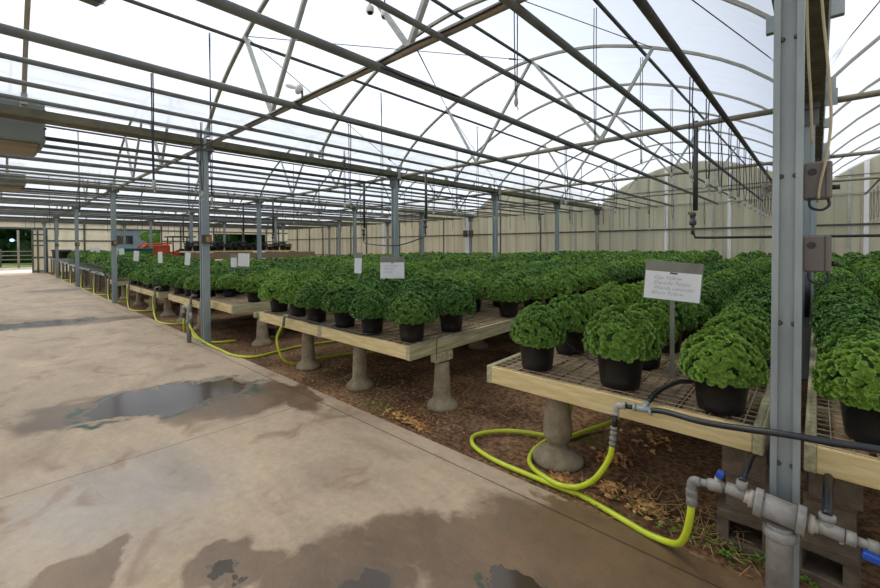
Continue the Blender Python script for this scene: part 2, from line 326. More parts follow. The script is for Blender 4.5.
def tag(o, label, cat, group=None, kind=None):
    if label: o['label'] = label
    if cat: o['category'] = cat
    if group: o['group'] = group
    if kind: o['kind'] = kind
    return o
def thing(name, label, cat, loc=(0, 0, 0), rz=0, group=None):
    o = bpy.data.objects.new(name, None); COL.objects.link(o); o.location = loc; o.rotation_euler = (0, 0, rz); o.empty_display_size = .1
    return tag(o, label, cat, group)
def kids(o): return [c for c in bpy.data.objects if c.parent == o]
def dup(root, children, loc, rz=None, label=None, group=None):
    r = root.copy(); COL.objects.link(r); r.location = loc
    if rz is not None: r.rotation_euler = (0, 0, rz)
    if label: r['label'] = label
    if group: r['group'] = group
    for c in children:
        k = c.copy(); COL.objects.link(k); k.parent = r
    return r
def spline(pts, n=8):
    P_ = [Vector(p) for p in pts]; P_ = [P_[0] * 2 - P_[1]] + P_ + [P_[-1] * 2 - P_[-2]]; out = []
    for i in range(1, len(P_) - 2):
        a, b, c, d = P_[i - 1:i + 3]
        for k in range(n):
            t = k / n; out.append(.5 * ((2 * b) + (c - a) * t + (2 * a - 5 * b + 4 * c - d) * t * t + (3 * b - a - 3 * c + d) * t ** 3))
    out.append(P_[-2]); return out
def struct(name, mb, m, parent=None):
    o = mb.build(name, m, parent)
    if parent is None: o['kind'] = 'structure'
    return o

# ------------------------------------------------------------------ the setting
b = MB(); b.box(-37.6, 9, -9, 2.43, -.15, 0); struct('floor', b, 'concrete_floor')
b = MB(); xs = np.linspace(-38, 9, 190); ys = np.linspace(2.43, 21, 75); vs = []
for y in ys:
    for x in xs:
        near = y < 2.6
        vs.append((x, y, -.004 if near else -.012 + .02 * math.sin(x * 2.3 + y) * math.cos(y * 1.9) * .5))
nx = len(xs); b.add(vs, [(j * nx + i, j * nx + i + 1, (j + 1) * nx + i + 1, (j + 1) * nx + i) for j in range(len(ys) - 1) for i in range(nx - 1)], True)
struct('ground', b, 'soil')
b = MB(); b.box(-130, XL - .5, -40, 60, -.3, -.03); struct('ground_gravel', b, 'gravel')
b = MB(); b.box(-42.5, -37.6, -9, 2.3, -.15, -.005); struct('ground_apron', b, 'apron')
b = MB(); b.box(-100, -50, -30, 50, -.05, .01); struct('ground_lawn', b, 'lawn')

PROF = [(0, 4.92), (.6, 4.88), (1.2, 4.77), (1.85, 4.55), (2.5, 4.25), (2.9, 4.02), (3.25, 3.76), (3.4, 3.60), (3.6, 3.40)]
def prof(u):
    u = abs(u)
    for (a, za), (c, zc) in zip(PROF, PROF[1:]):
        if u <= c: return za + (zc - za) * (u - a) / (c - a)
    return PROF[-1][1]
def smooth_prof(n=28):
    us = [-3.6 + 7.2 * k / n for k in range(n + 1)]
    zs = [(prof(u - .15) + prof(u) * 2 + prof(u + .15)) / 4 if abs(u) < 3.4 else prof(u) for u in us]
    return list(zip(us, zs))
SPF = smooth_prof()
BAYS = list(range(-1, 5))
def bay_c(i): return X0 - W * i - W / 2
# film roof
b = MB()
for i in BAYS:
    c = bay_c(i); ysr = [-7 + k * (YB + 7) / 26 for k in range(27)]; vs = []
    for y in ysr:
        bulge = .03 * (1 - abs(((y - Y0) / (SP / 2)) % 1 - .5) * 2)
        for (u, z) in SPF: vs.append((c + u * 1.01, y, z + .05 + bulge))
    n = len(SPF); b.add(vs, [(j * n + k, j * n + k + 1, (j + 1) * n + k + 1, (j + 1) * n + k) for j in range(26) for k in range(n - 1)], True)
struct('ceiling', b, 'film')
# back wall with gables
b = MB()
vs = []; fs = []
for i in BAYS[::-1]:
    c = bay_c(i)
    for (u, z) in [(-3.7, 3.48)] + SPF + [(3.7, 3.48)]: vs.append((c + u, z + .02))
n = len(vs); V = [(x, YB, -.02) for x, z in vs] + [(x, YB, z) for x, z in vs] + [(x, YB + .03, -.02) for x, z in vs] + [(x, YB + .03, z) for x, z in vs]
for k in range(n - 1):
    fs += [(k, k + 1, n + k + 1, n + k), (2 * n + k + 1, 2 * n + k, 3 * n + k, 3 * n + k + 1), (n + k, n + k + 1, 3 * n + k + 1, 3 * n + k)]
b.add(V, fs); wall_back = struct('wall_back', b, 'sheet')
xx = XL
for z, m, r in ((2.235, 'pipe_dark', .035), (.9, 'pipe_dark', .03)):
    b = MB(); b.box(XL, 8, YB - .07, YB - .01, z - r, z + r); b.build('girt', m, wall_back)
b = MB(); b.box(XL, 8, YB - .06, YB, 3.22, 3.28); b.build('eave_rail', 'white_steel', wall_back)
b = MB(); b.box(XL, 8, YB - .05, YB, 3.84, 3.87); b.build('gable_rail', 'pipe_grey', wall_back)
STUD = [(-7.0, .05, 'galv_white', 1), (-5.86, .05, 'galv_white', 1), (-4.68, .12, 'white_plastic', 1), (-4.42, .05, 'galv_white', 1), (-3.02, .06, 'galv_white', 1), (-2.5, .11, 'white_plastic', 1), (-1.56, .05, 'galv_white', 1),
        (.75, .08, 'galv_white', 1), (1.15, .12, 'white_plastic', 1), (2.2, .06, 'galv_white', 1),
        (-8.64, .08, 'galv_white', 0), (-10.51, .07, 'pipe_grey', 0), (-12.97, .07, 'pipe_grey', 1), (-15.3, .3, 'white_plastic', 0), (-17.2, .07, 'pipe_grey', 0), (-19.3, .08, 'pipe_grey', 1), (-21.3, .08, 'pipe_grey', 0), (-23.0, .3, 'white_plastic', 0),
        (-25, .1, 'pipe_grey', 1), (-27, .1, 'pipe_grey', 0), (-28.9, .1, 'pipe_grey', 0), (-31, .12, 'pipe_grey', 1), (-33.2, .12, 'pipe_grey', 0), (-35.3, .12, 'pipe_grey', 0)]
for x, w_, m, g in STUD:
    i = int(math.floor((X0 - x) / W)); top = prof(x - bay_c(i)) if g else 3.25
    b = MB(); b.box(x - w_ / 2, x + w_ / 2, YB - .05, YB, 0, top); b.build('stud', m, wall_back)
b = MB(); x = XL + .3
while x < 8: b.box(x - .006, x + .006, YB - .012, YB, 0, 3.2); x += .62
b.build('panel_seam', 'white_steel', wall_back)
# far end wall with openings, header over the drive-through door
b = MB(); T = .06
def wl(y0, y1, z0, z1): b.box(XL - T, XL, y0, y1, z0, z1)
wl(1.84, 6.0, 0, 3.3); wl(8.85, 12.6, 0, 3.3); wl(17.0, YB, 0, 3.3); wl(6.0, 8.85, 0, .8); wl(6.0, 8.85, 2.95, 3.3); wl(12.6, 17, 0, 1.1); wl(12.6, 17, 2.7, 3.3); wl(-6, 1.84, 2.84, 3.3)
wall_left = struct('wall_left', b, 'endwall')
b = MB(); b.box(XL, XL + .06, -6, 19.1, 2.8, 2.9); b.build('header_rail', 'pipe_grey', wall_left)
for y0, y1 in ((1.84, 6.0), (8.85, 12.6), (17, 19.1)):
    b = MB(); b.box(XL, XL + .05, y0, y1, 2.0, 2.1); b.build('girt', 'pipe_grey', wall_left)
    b = MB(); b.box(XL, XL + .05, y0, y1, .95, 1.03); b.build('girt', 'pipe_grey', wall_left)
for y in (2.95, 4.4, 5.9, 8.9, 10.2, 11.5, 12.6, 17.05, 18.2):
    b = MB(); b.box(XL, XL + .06, y - .05, y + .05, 0, 3.2); b.build('stud', 'pipe_grey', wall_left)
# sliding door leaf frame at the drive-through opening
b = MB()
for y in (1.86, 2.10, 2.52): b.box(XL + .02, XL + .12, y - .045, y + .045, 0, 2.82)
for z in (.1, .95, 1.75, 2.45, 2.78): b.box(XL + .03, XL + .11, 1.86, 2.52, z - .04, z + .04)
d1 = struct('door_1', b, 'pipe_grey')
# ------------------------------------------------------------------ posts
POSTLAB = {}
bayname = ['nearest the camera', 'one bay left of the near post', 'two bays left of the near post', 'three bays left', 'four bays left', 'at the far end wall']
def post_mesh(w=.135, lp=.03):
    b = MB(); d, t, top = .11, .006, 3.25
    prof2 = [(-w / 2, -d / 2), (-w / 2 + lp, -d / 2), (-w / 2 + lp, -d / 2 + .022), (w / 2 - lp, -d / 2 + .022), (w / 2 - lp, -d / 2), (w / 2, -d / 2), (w / 2, d / 2), (-w / 2, d / 2)]
    n = len(prof2); vs = [(x, y, -.05) for x, y in prof2] + [(x, y, top) for x, y in prof2]
    b.add(vs, [(k, (k + 1) % n, n + (k + 1) % n, n + k) for k in range(n)] + [tuple(range(n))[::-1], tuple(range(n, 2 * n))]); return b
pm = post_mesh()
me_post = post_mesh(.102, .024).mesh('steel_channel', 'galv'); me_post2 = pm.mesh('steel_channel', 'galv_blue')
b = MB(); b.box(-.11, .11, -.13, .13, 3.18, 3.25); b.box(-.10, .10, -.075, -.06, 3.0, 3.22); b.box(-.10, .10, .06, .075, 3.0, 3.22); me_cap = b.mesh('post_bracket', 'pipe_grey')
me_bolt = MB().lathe([(.011, 0), (.011, .006), (.006, .012)], (0, 0, 0), 8, (0, -1, 0)).mesh('bolt', 'pipe_dark')
def add_obj(name, me, parent=None, loc=(0, 0, 0)):
    o = bpy.data.objects.new(name, me); COL.objects.link(o); o.location = loc
    if parent is not None: o.parent = parent
    return o
rowname = ['in the aisle row', 'in the second row from the aisle', 'in the third row from the aisle', 'in the fourth row from the aisle', 'against the back wall']
for i in range(0, 6):
    for j in range(5):
        if i == 5 and j == 4: continue
        lab = 'galvanized steel channel post %s, %s' % (rowname[j], ['nearest the camera' if j == 0 else 'straight behind the near post', 'one bay to the left', 'two bays to the left', 'three bays to the left', 'four bays to the left', 'at the far end wall'][i])
        beige = (i, j) == (1, 4)
        if beige: lab = 'beige painted post against the back wall at the end of the gutter'
        t = thing('steel_post', lab, 'post', (X0 - W * i + (.16 if i == 5 else 0), Y0 + SP * j - (.22 if j == 4 else 0), 0), 0, 'steel roof posts')
        o = add_obj('channel', me_post if (i, j) == (0, 0) else me_post2, t)
        if beige: o.data = pm.mesh('steel_channel', 'white_steel')
        add_obj('post_bracket', me_cap, t)
        if (i, j) == (0, 0):
            for z in (.62, 1.25, 1.9, 2.5):
                for x in (-.022, .026): add_obj('bolt', me_bolt, t, (x, -.033, z))
# ------------------------------------------------------------------ gutters
def gutter_mesh():
    b = MB(); y0, y1 = -.6, YB - .05
    pr2 = [(-.16, 3.36), (-.15, 3.36), (-.135, 3.27), (.135, 3.27), (.15, 3.36), (.16, 3.36), (.145, 3.255), (-.145, 3.255)]
    n = len(pr2); vs = [(x, y0, z) for x, z in pr2] + [(x, y1, z) for x, z in pr2]
    b.add(vs, [(k, n + k, n + (k + 1) % n, (k + 1) % n) for k in range(n)])
    return b
me_g = gutter_mesh().mesh('channel', 'gutter')
b = MB(); y = Y0 + .1
while y < YB - .3: b.bar((-.14, y, 3.252), (.14, y + .16, 3.252), .016, .008); y += .21
me_gr = b.mesh('underside_rib', 'gutter')
for i in range(0, 6):
    t = thing('roof_gutter', 'long steel roof gutter %s' % ['above the nearest post, seen from below', 'running back over the second aisle post', 'two bays left of the near post', 'three bays left of the near post', 'four bays left of the near post', 'along the far end wall'][i], 'gutter', (X0 - W * i, 0, 0), 0, 'roof gutters')
    add_obj('channel', me_g, t)
    if i == 0: add_obj('underside_rib', me_gr, t)
# ------------------------------------------------------------------ trusses, arches, purlins, pipes
BN = {-1: 'right of the near post', 0: 'in the bay left of the near post', 1: 'in the second bay leftward', 2: 'in the third bay leftward', 3: 'in the fourth bay leftward', 4: 'in the last bay leftward'}
def arch_mb(w=.045, h=.04):
    b = MB(); pts = [(u, z) for u, z in SPF]; n = len(pts); vs = []
    for u, z in pts:
        for dy, dz in ((-w / 2, -h / 2), (w / 2, -h / 2), (w / 2, h / 2), (-w / 2, h / 2)): vs.append((u, dy, z + dz))
    fs = []
    for k in range(n - 1):
        for q in range(4): fs.append((k * 4 + q, k * 4 + (q + 1) % 4, k * 4 + 4 + (q + 1) % 4, k * 4 + 4 + q))
    return b.add(vs, fs)
me_arch = arch_mb().mesh('arch_tube', 'white_steel')
b = MB(); b.bbox(-.04, .04, -.03, .03, 3.38, 3.52, .004); me_foot = b.mesh('foot_plate', 'galv')
b = MB(); b.tube([(-3.6, 0, 3.25), (3.6, 0, 3.25)], .036, 10); me_chord = b.mesh('bottom_chord', 'chord')
me_web = []
for a, c in (((-2.0, prof(2.0)), (-1.25, 3.27)), ((0, 4.9), (-1.25, 3.27)), ((0, 4.9), (1.25, 3.27)), ((2.0, prof(2.0)), (1.25, 3.27))):
    bb = MB(); bb.bar((a[0], 0, a[1]), (c[0], 0, c[1]), .04, .045, (0, 1, 0)); me_web.append(bb.mesh('web', 'galv_white'))
b = MB(); b.box(-.055, .055, -.045, -.035, 3.19, 3.38); me_ep = b.mesh('end_plate', 'galv')
for i in BAYS:
    for k in range(-1, 8):
        y = Y0 + SP / 2 * k
        if k == 8: continue
        if i == 4 and k < 0: pass
        if k % 2 == 0:
            t = thing('roof_truss', 'light steel bow truss, %s along the gutters, %s' % (ordn(k // 2 + 1), BN[i]), 'roof truss', (bay_c(i), y, 0), 0, 'bow trusses')
            add_obj('arch', me_arch, t); add_obj('bottom_chord', me_chord, t)
            for w_ in me_web: add_obj('web', w_, t)
            [add_obj('foot_plate', me_foot, t, (s * 3.5, 0, 0)) for s in (-1, 1)]; [add_obj('end_plate', me_ep, t, (s * 3.5, 0, 0)) for s in (-1, 1)]
        else:
            lab = 'slim arched rib, %s from camera, %s' % (ordn((k + 1) // 2 + 1), BN[i])
            t = thing('roof_arch', lab, 'roof rib', (bay_c(i), y, 0), 0, 'slim roof arches')
            add_obj('arch', me_arch, t); [add_obj('foot_plate', me_foot, t, (s * 3.5, 0, 0)) for s in (-1, 1)]
b = MB(); b.tube([(0, -1.5, 0), (0, YB - .06, 0)], .024, 8); me_purl = b.mesh('roof_purlin', 'pipe_dark')
for i in BAYS:
    for u, nm in ((-2.03, 'left'), (0, 'ridge'), (1.83, 'right')):
        o = add_obj('roof_purlin', me_purl, None, (bay_c(i) + u, 0, prof(u) - .045))
        tag(o, 'thin %s purlin under the plastic roof, %s' % ({'left': 'left-hand', 'ridge': 'ridge', 'right': 'right-hand'}[nm], BN[i]), 'purlin', 'roof purlins')
def pipe_me(r, m): b = MB(); b.tube([(0, -1.5, 0), (0, YB - .15, 0)], r, 10); return b.mesh('overhead_pipe', m)
pm_ = {r: pipe_me(r, m) for r, m in ((.038, 'pipe_grey'), (.030, 'pipe_grey'), (.024, 'pipe_grey'), (.031, 'pipe_dark'))}
PIPES = [(-.75, .031), (-1.37, .030), (-2.0, .024), (-2.72, .038), (-4.22, .038), (-4.80, .024), (-5.48, .024), (-6.08, .024)]
for i in BAYS:
    for k, (dx, r) in enumerate(PIPES):
        if i == -1: dx = -(W + dx) + .0 if False else dx
        zz = 3.216 - r; dx *= 1.018
        o = add_obj('overhead_pipe', pm_[r], None, (X0 - W * i + dx, 0, zz + (.02 if k == 4 else 0)))
        tag(o, '%s overhead pipe, %s from the right, %s' % ({.038: 'thick grey', .030: 'medium grey', .024: 'thin grey', .031: 'dark grey'}[r], ordn(k + 1), BN[i]), 'pipe', 'overhead pipes running to the back wall')
# cable along the nearest chord, sagging loops at the pipe crossings
b = MB(); pts = [(-7.45, Y0 - .05, 3.25)]
x = -7.0
while x < -.3: pts.append((x, Y0 - .045, 3.245 + random.uniform(-.012, .012))); x += .35
b.tube(spline(pts, 3), .010, 6); 
for xs_ in (-2.78, -4.3): b.tube(spline([(xs_ - .28, Y0 - .05, 3.24), (xs_ - .12, Y0 - .07, 3.20), (xs_ + .0, Y0 - .03, 3.14), (xs_ + .03, Y0 + .12, 3.12), (xs_ + .03, Y0 + .4, 3.13), (xs_ + .03, Y0 + .9, 3.14)], 6), .011, 6)
tag(b.build('electric_cable', 'black_pipe'), 'black cable clipped along the bottom chord of the nearest truss', 'cable')
t = thing('lamp_holder', 'small white lamp holder with bulb clamped to the nearest truss chord', 'lamp', (-4.24, Y0, 3.28))
b = MB(); b.lathe([(.03, 0), (.045, .015), (.06, .03), (.06, .045), (.02, .05)], (0, -.04, .05), 14, (-.6, -.5, .45)); b.build('socket_cap', 'white_plastic', t)
b = MB(); b.lathe([(.016, 0), (.02, .05), (.024, .09), (.022, .13), (.008, .15)], (-.03, -.07, .075), 12, (-.75, -.55, .3)); b.build('bulb', 'white_plastic', t)
b = MB(); b.tube([(.0, -.034, -.03), (0, -.036, .05)], .012, 8); b.build('clamp', 'pipe_dark', t)
# brace wires
def wire_obj(a, c, lab):
    b = MB(); b.tube([a, c], .006, 5); n_ = Vector(a).lerp(Vector(c), .9); m_ = Vector(a).lerp(Vector(c), .93); b.tube([n_, m_], .014, 6)
    tag(b.build('brace_wire', 'wire'), lab, 'brace wire', 'diagonal brace wires under the roof')
c0 = bay_c(0); Y1 = Y0 + SP
for a, c, lab in (((c0 - 2.0, Y0, prof(2.0)), (c0 - 3.6, Y1, 3.5), 'thin brace wire from left truss node to the second gutter'),
                  ((c0 - 2.0, Y0, prof(2.0)), (c0, Y1, 4.9), 'thin brace wire rising from left truss node to the ridge'),
                  ((c0 + 1.3, Y0, 3.3), (c0 - 2.0, Y1, prof(2.0)), 'long thin brace wire crossing to the left node of the second truss'),
                  ((c0 + 2.0, Y0, prof(2.0)), (c0 + 3.6, Y1, 3.6), 'thin brace wire ending at the near post gutter'),
                  ((c0, Y0, 4.9), (c0 + 2.0, Y1, prof(2.0)), 'thin brace wire from the ridge to the right node of the second truss'),
                  ((c0 + W - 2.0, Y0, prof(2.0)), (c0 + W - 3.6, Y1, 3.6), 'thin brace wire with turnbuckle right of the near post'),
                  ((c0 - 2.0, Y1, prof(2.0)), (c0 - 3.6, Y1 + SP, 3.5), 'thin brace wire from second truss left node to the gutter')):
    wire_obj(a, c, lab)
# hanging wire pairs with hooks
def hang_me(length, s_):
    b = MB(); r2 = random.Random(s_)
    for dx in (-.014, .014):
        b.tube(spline([(dx, 0, 0), (dx + r2.uniform(-.012, .012), 0, -length * .3), (dx + r2.uniform(-.014, .014), 0, -length * .65), (dx * .4, 0, -length)], 3), .0055, 5)
    return b.mesh('cord', 'wire')
def hook_me():
    b = MB(); b.lathe([(.010, .05), (.016, .03), (.020, .0), (.012, -.035)], (0, 0, 0), 8); b.tube([(0, 0, -.03), (.02, 0, -.06), (.0, 0, -.085), (-.02, 0, -.06)], .005, 5); return b.mesh('hook', 'galv_white')
hk = hook_me(); HM = {}
def hang(x, y, ln, zt_, lab):
    key = round(ln, 1)
    if key not in HM: HM[key] = hang_me(key, int(key * 10))
    t = thing('hanging_drip_line', lab, 'cord', (x, y, zt_), random.uniform(0, .5), 'irrigation cords hanging from the overhead pipes')
    add_obj('cord', HM[key], t); add_obj('hook', hk, t, (0, 0, -key))
for i in range(-1, 5):
    sets = [(-.77, .9, 4.4, .76, 3.15), (-1.93, 1.62, 3.25, 1.8, 4.5), (-2.76, .9, 6.0, 2.1, 3.15), (-4.28, 1.0, 1.0, 2.1, 3.15), (-5.56, .9, 1.8, 2.1, 3.15), (-5.83, 2.2, 2.0, 2.9, 4.42)] if i == 0 else [(-1.4, .9, 2.6, 2.8, 3.15), (-5.83, 2.0, 1.5, 2.8, 4.42)]
    if i == -1: sets = [(-6.13, .9, 5.0, 1.0, 3.15)]
    for q, (dx, ln, ys_, st, zt_) in enumerate(sets):
        y = ys_; k = 1
        while y < (YB - 1 if i < 3 else 12):
            hang(X0 - W * i + dx, y, ln, zt_, 'thin cord pair, %s along %s corded line, %s' % (ordn(k), ordn(q + 1), BN[i]))
            y += st; k += 1
# ------------------------------------------------------------------ irrigation drop pipes
def drop(x, y, zb, lab, thick=.03):
    t = thing('irrigation_drop_pipe', lab, 'pipe', (x, y, 0), 0, 'vertical drop pipes')
    b = MB(); b.tube([(0, 0, 3.3), (0, 0, zb + .35)], thick, 10); b.build('downpipe', 'pipe_dark', t)
    b = MB(); b.lathe([(.03, 0), (.045, .01), (.045, .06), (.03, .07), (.03, .12), (.04, .13), (.04, .17), (.02, .18)], (-.03, 0, zb + .15), 10); b.lathe([(.022, 0), (.022, .14)], (-.03, 0, zb + .02), 8); b.build('filter_valve', 'pipe_dark', t)
    b = MB(); b.bbox(-.09, -.06, -.015, .015, zb + .3, zb + .34, .003); b.build('valve_handle', 'leaf_dry', t)
    return t
yd = Y1
for (x, zb, lab) in ((X0 - 1.15, 1.72, 'dark vertical water pipe left of the near post with straight crosspipe'), (X0 + 1.05, 1.72, 'dark vertical water pipe right of the near post'),
                     (X0 - W + 1.05, 1.85, 'dark drop pipe just right of the second gutter post, hose attached'), (X0 - W - 1.2, 1.72, 'dark drop pipe just left of the second gutter post, hose attached'),
                     (X0 - 2 * W + 1.1, 1.72, 'dark drop pipe just right of the third gutter line'), (X0 - 2 * W - 1.35, 1.8, 'dark drop pipe just left of the third gutter line'),
                     (X0 - 3 * W + 1.1, 1.8, 'dark drop pipe right of the fourth gutter line'), (X0 - 3 * W - 1.2, 1.8, 'dark drop pipe left of the fourth gutter line')):
    drop(x, yd, zb, lab)
b = MB(); b.tube([(X0 - 1.17, yd, 1.76), (X0 - 1.15, yd, 1.70), (X0 - 1.0, yd - .02, 1.695), (X0 + 1.05, yd - .02, 1.69)], .017, 8)
tag(b.build('crosspipe', 'black_pipe'), 'straight black pipe crossing behind the near post at eye height', 'pipe')
b = MB(); b.tube(spline([(X0 - W + 1.05, yd, 1.88), (X0 - W + .95, yd - .05, 1.78), (X0 - W + .2, yd - .1, 1.62), (X0 - W - .7, yd - .1, 1.64), (X0 - W - 1.15, yd - .05, 1.70), (X0 - W - 1.22, yd, 1.78)], 8), .014, 8)
tag(b.build('water_hose', 'black_pipe'), 'black hose sagging between two drop pipes behind the second gutter post', 'hose')
# ------------------------------------------------------------------ near post boxes, cables
def ebox(z0, z1, lab, handle_z):
    t = thing('electrical_box', lab, 'electrical box', (X0 + .1, Y0 + .12, 0), 0, 'grey-brown boxes on the near post')
    b = MB(); b.bbox(-.05, .045, -.06, .03, z0, z1, .008); b.build('box_body', 'brown_box', t)
    b = MB(); b.box(.022, .026, -.0625, -.059, z0 + .004, z1 - .004); b.build('lid_seam', 'box_edge', t)
    b = MB(); b.lathe([(.015, 0), (.015, .003), (.0125, .004), (.0125, .001)], (-.02, -.06, z1 - .045), 20, (0, -1, 0)); b.build('knockout_ring', 'box_edge', t)
    b = MB(); b.tube([(.04, -.02, handle_z), (.07, -.02, handle_z)], .011, 10); b.build('side_knob', 'black_pipe', t)
    b = MB(); b.tube(spline([(-.03, -.05, z0 + .01), (-.025, -.06, z0 - .035), (.01, -.06, z0 - .05), (.035, -.05, z0 - .03), (.03, -.04, z0 + .01)], 5), .006, 6); b.build('cable_loop', 'black_pipe', t)
ebox(1.80, 1.965, 'upper of two brown-grey electrical boxes on the near post', 1.85)
ebox(1.475, 1.64, 'lower of two brown-grey electrical boxes on the near post', 1.515)
b = MB(); b.tube([(-.08, Y1 - .1, 1.38), (-.08, Y1 - .1, 1.0), (-.085, Y1 - .1, .74)], .026, 8); tag(b.build('black_conduit', 'black_pipe'), 'thick black conduit on the post directly behind the near post', 'conduit')
for k, pts in enumerate(([(0, .03, 3.35), (.004, .02, 2.75), (.012, .0, 2.45), (.022, -.02, 2.25), (.028, -.02, 2.05)], [(.05, 0, 3.35), (.052, -.02, 2.75), (.075, -.04, 2.4), (.088, -.05, 2.15), (.075, -.055, 1.98), (.055, -.055, 1.86), (.05, -.05, 1.8)])):
    b = MB(); b.tube(spline([(X0 + .05 + p[0], Y0 + .1 + p[1], p[2]) for p in pts], 6), .006, 6)
    tag(b.build('tan_cable', 'tan_cable'), ['short tan cable running down behind the near post', 'long tan cable hanging over the upper electrical box'][k], 'cable', 'tan cables')
for i in range(1, 5):
    t = thing('control_box', 'small yellow and brown box fixed to the aisle post, %s' % ['one bay left', 'two bays left', 'three bays left', 'four bays left'][i - 1], 'control box', (X0 - W * i + .068, Y0 + .0, 1.73), 0, 'small boxes on the aisle posts')
    b = MB(); b.bbox(0, .05, -.075, .075, -.07, .07, .006); b.build('box_body', 'box_edge', t)
    b = MB(); b.box(.05, .056, -.015, .06, -.05, .05); b.build('cover_plate', 'yellow_box', t)
for dx, lab in ((-.2, 'left of a pair of dark boxes on a mid-row post by the back wall'), (.2, 'right of a pair of dark boxes on a mid-row post by the back wall')):
    t = MB(); t.bbox(-.14, .14, -.12, -.02, -.2, .2, .01); o = t.build('dark_box', 'box_edge'); o.location = (X0 - 2 * W + dx, YB - .4, 2.3); tag(o, lab, 'box', 'dark boxes by the back wall')
# small fan near the near post far back
t = thing('circulation_fan', 'small pinkish circulation fan hanging just left of the near post', 'fan', (-.78, Y0 + 2 * SP, 2.72))
b = MB(); 
for k in range(5): b.lathe([(.05 + .03 * k, -.004), (.054 + .03 * k, 0), (.05 + .03 * k, .004)], (0, -.05 + .006 * k, 0), 18, (0, 1, 0), False)
for k in range(12):
    a = k * PI / 6; b.tube([(0, -.06, 0), (.17 * math.cos(a), -.03, .17 * math.sin(a))], .004, 4)
b.build('guard', 'plate', t)
b = MB()
for k in range(3):
    a = k * 2 * PI / 3; m_ = Matrix.Rotation(a, 4, 'Y') @ Matrix.Rotation(.4, 4, 'X'); b.bbox(.02, .14, -.004, .004, -.045, .045, .002, m_)
b.build('blade', 'pvc_light', t)
b = MB(); b.lathe([(.05, 0), (.055, .02), (.055, .1), (.03, .12)], (0, 0, 0), 14, (0, 1, 0)); b.tube([(0, .05, .05), (0, .05, .48)], .01, 6); b.build('motor', 'brown_box', t)
# unit heaters and lamp
for k, (x, y, zb, s, lab) in enumerate(((-8.35, .03, 2.95, 1.0, 'large grey unit heater hanging behind the second gutter at upper left'), (-15.8, .15, 3.12, 1.0, 'second grey unit heater hanging further left under the roof'))):
    t = thing('unit_heater', lab, 'heater', (x, y, zb), 0, 'unit heaters')
    b = MB(); b.bbox(-.45, .45, -.95, .52, .09, .72, .03); b.build('casing', 'heater', t)
    b = MB(); b.bbox(-.43, .43, -.9, .47, .02, .1, .03); b.build('bottom_pan', 'heater_warm', t)
    b = MB()
    for q in range(4): b.box(.452, .458, .50, .53, .16 + q * .12, .19 + q * .12)
    b.build('rivet', 'pipe_dark', t)
    for sx in (-.35, .35):
        b = MB(); b.tube([(sx, .2, .72), (sx, .2, 1.2)], .012, 6); b.build('hanger_rod', 'pipe_dark', t)
t = thing('high_bay_lamp', 'grey-green rounded roof lamp cut off by the top edge at left', 'lamp', (-5.1, .62, 4.0), .15)
b = MB(); b.bbox(-.26, .16, -.30, .22, 0, .12, .05); b.build('housing', 'lamp_body', t)
b = MB(); b.box(-.08, -.07, -.28, .2, -.004, .0); b.build('lens_seam', 'pipe_dark', t)
b = MB(); b.tube([(0, 0, .12), (0, 0, .95)], .012, 6); b.build('hanger_rod', 'pipe_dark', t)
for x, z, lab in ((-3.07, 3.78, 'left of two small sensors hanging from the thick overhead pipe'), (-2.86, 3.66, 'right of two small sensors hanging from the thick overhead pipe')):
    t = thing('hanging_sensor', lab, 'sensor', (x, Y0 - .0, z), 0, 'small sensors near the top of the frame')
    b = MB(); b.lathe([(.02, .045), (.035, .03), (.036, -.015), (.03, -.02)], (0, 0, 0), 14); b.build('shade', 'white_plastic', t)
    b = MB(); b.lathe([(.026, -.03), (.028, -.016)], (0, 0, 0), 12); b.build('lens', 'black_plastic', t)
    b = MB(); b.tube([(0, 0, .04), (.005, 0, 1.2 if z < 3.7 else 1.1)], .006, 5); b.build('cord', 'wire', t)

# ------------------------------------------------------------------ benches
YF = 2.57; SLOPE = .010
def bench(x0, x1, z, yf, ye, lab, detail=2, bm='wood_new', splits=()):
    t = thing('plant_bench', lab, 'bench', (x0, yf, 0), 0, 'wood framed plant benches'); t.rotation_euler = (SLOPE, 0, 0); w = x1 - x0; d = ye - yf; th = .045; hh = .125
    b = MB(); b.bbox(th, w - th, 0, th, z - hh, z, .004); b.build('front_board', bm, t)
    for s in (0, 1):
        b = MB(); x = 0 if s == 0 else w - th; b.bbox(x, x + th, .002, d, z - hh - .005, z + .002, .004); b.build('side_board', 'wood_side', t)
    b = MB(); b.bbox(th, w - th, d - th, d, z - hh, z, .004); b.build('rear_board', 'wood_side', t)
    y = .62
    while y < min(d - .2, 9 if detail > 1 else 3):
        b = MB(); b.bbox(th, w - th, y, y + .045, z - .11, z - .006, .003); b.build('cross_board', 'wood_side', t); y += .62
    b = MB(); sx = .075 if detail > 1 else .15; sy = .075 if detail > 1 else .3; r = .0022 if detail > 1 else .006; x = .02; ymax = d if detail < 2 else d
    while x < w: b.box(x - r, x + r, 0.01, d, z - .004, z + .002); x += sx
    y = .02
    while y < d: b.box(.01, w - .01, y - r, y + r, z - .001, z + .004); y += sy if y < 6 else sy * 3
    b.build('wire_mesh_top', 'mesh_wire', t)
    b = MB(); b.box(th, w - th, .05, d - .05, z - .03, z - .022)
    if detail > 1:
        b = MB(); x = th + .06
        while x < w - .12: b.box(x, x + .115, .05, d - .05, z - .032, z - .014); x += .15
    b.build('deck_slats', 'lath', t)
    return t
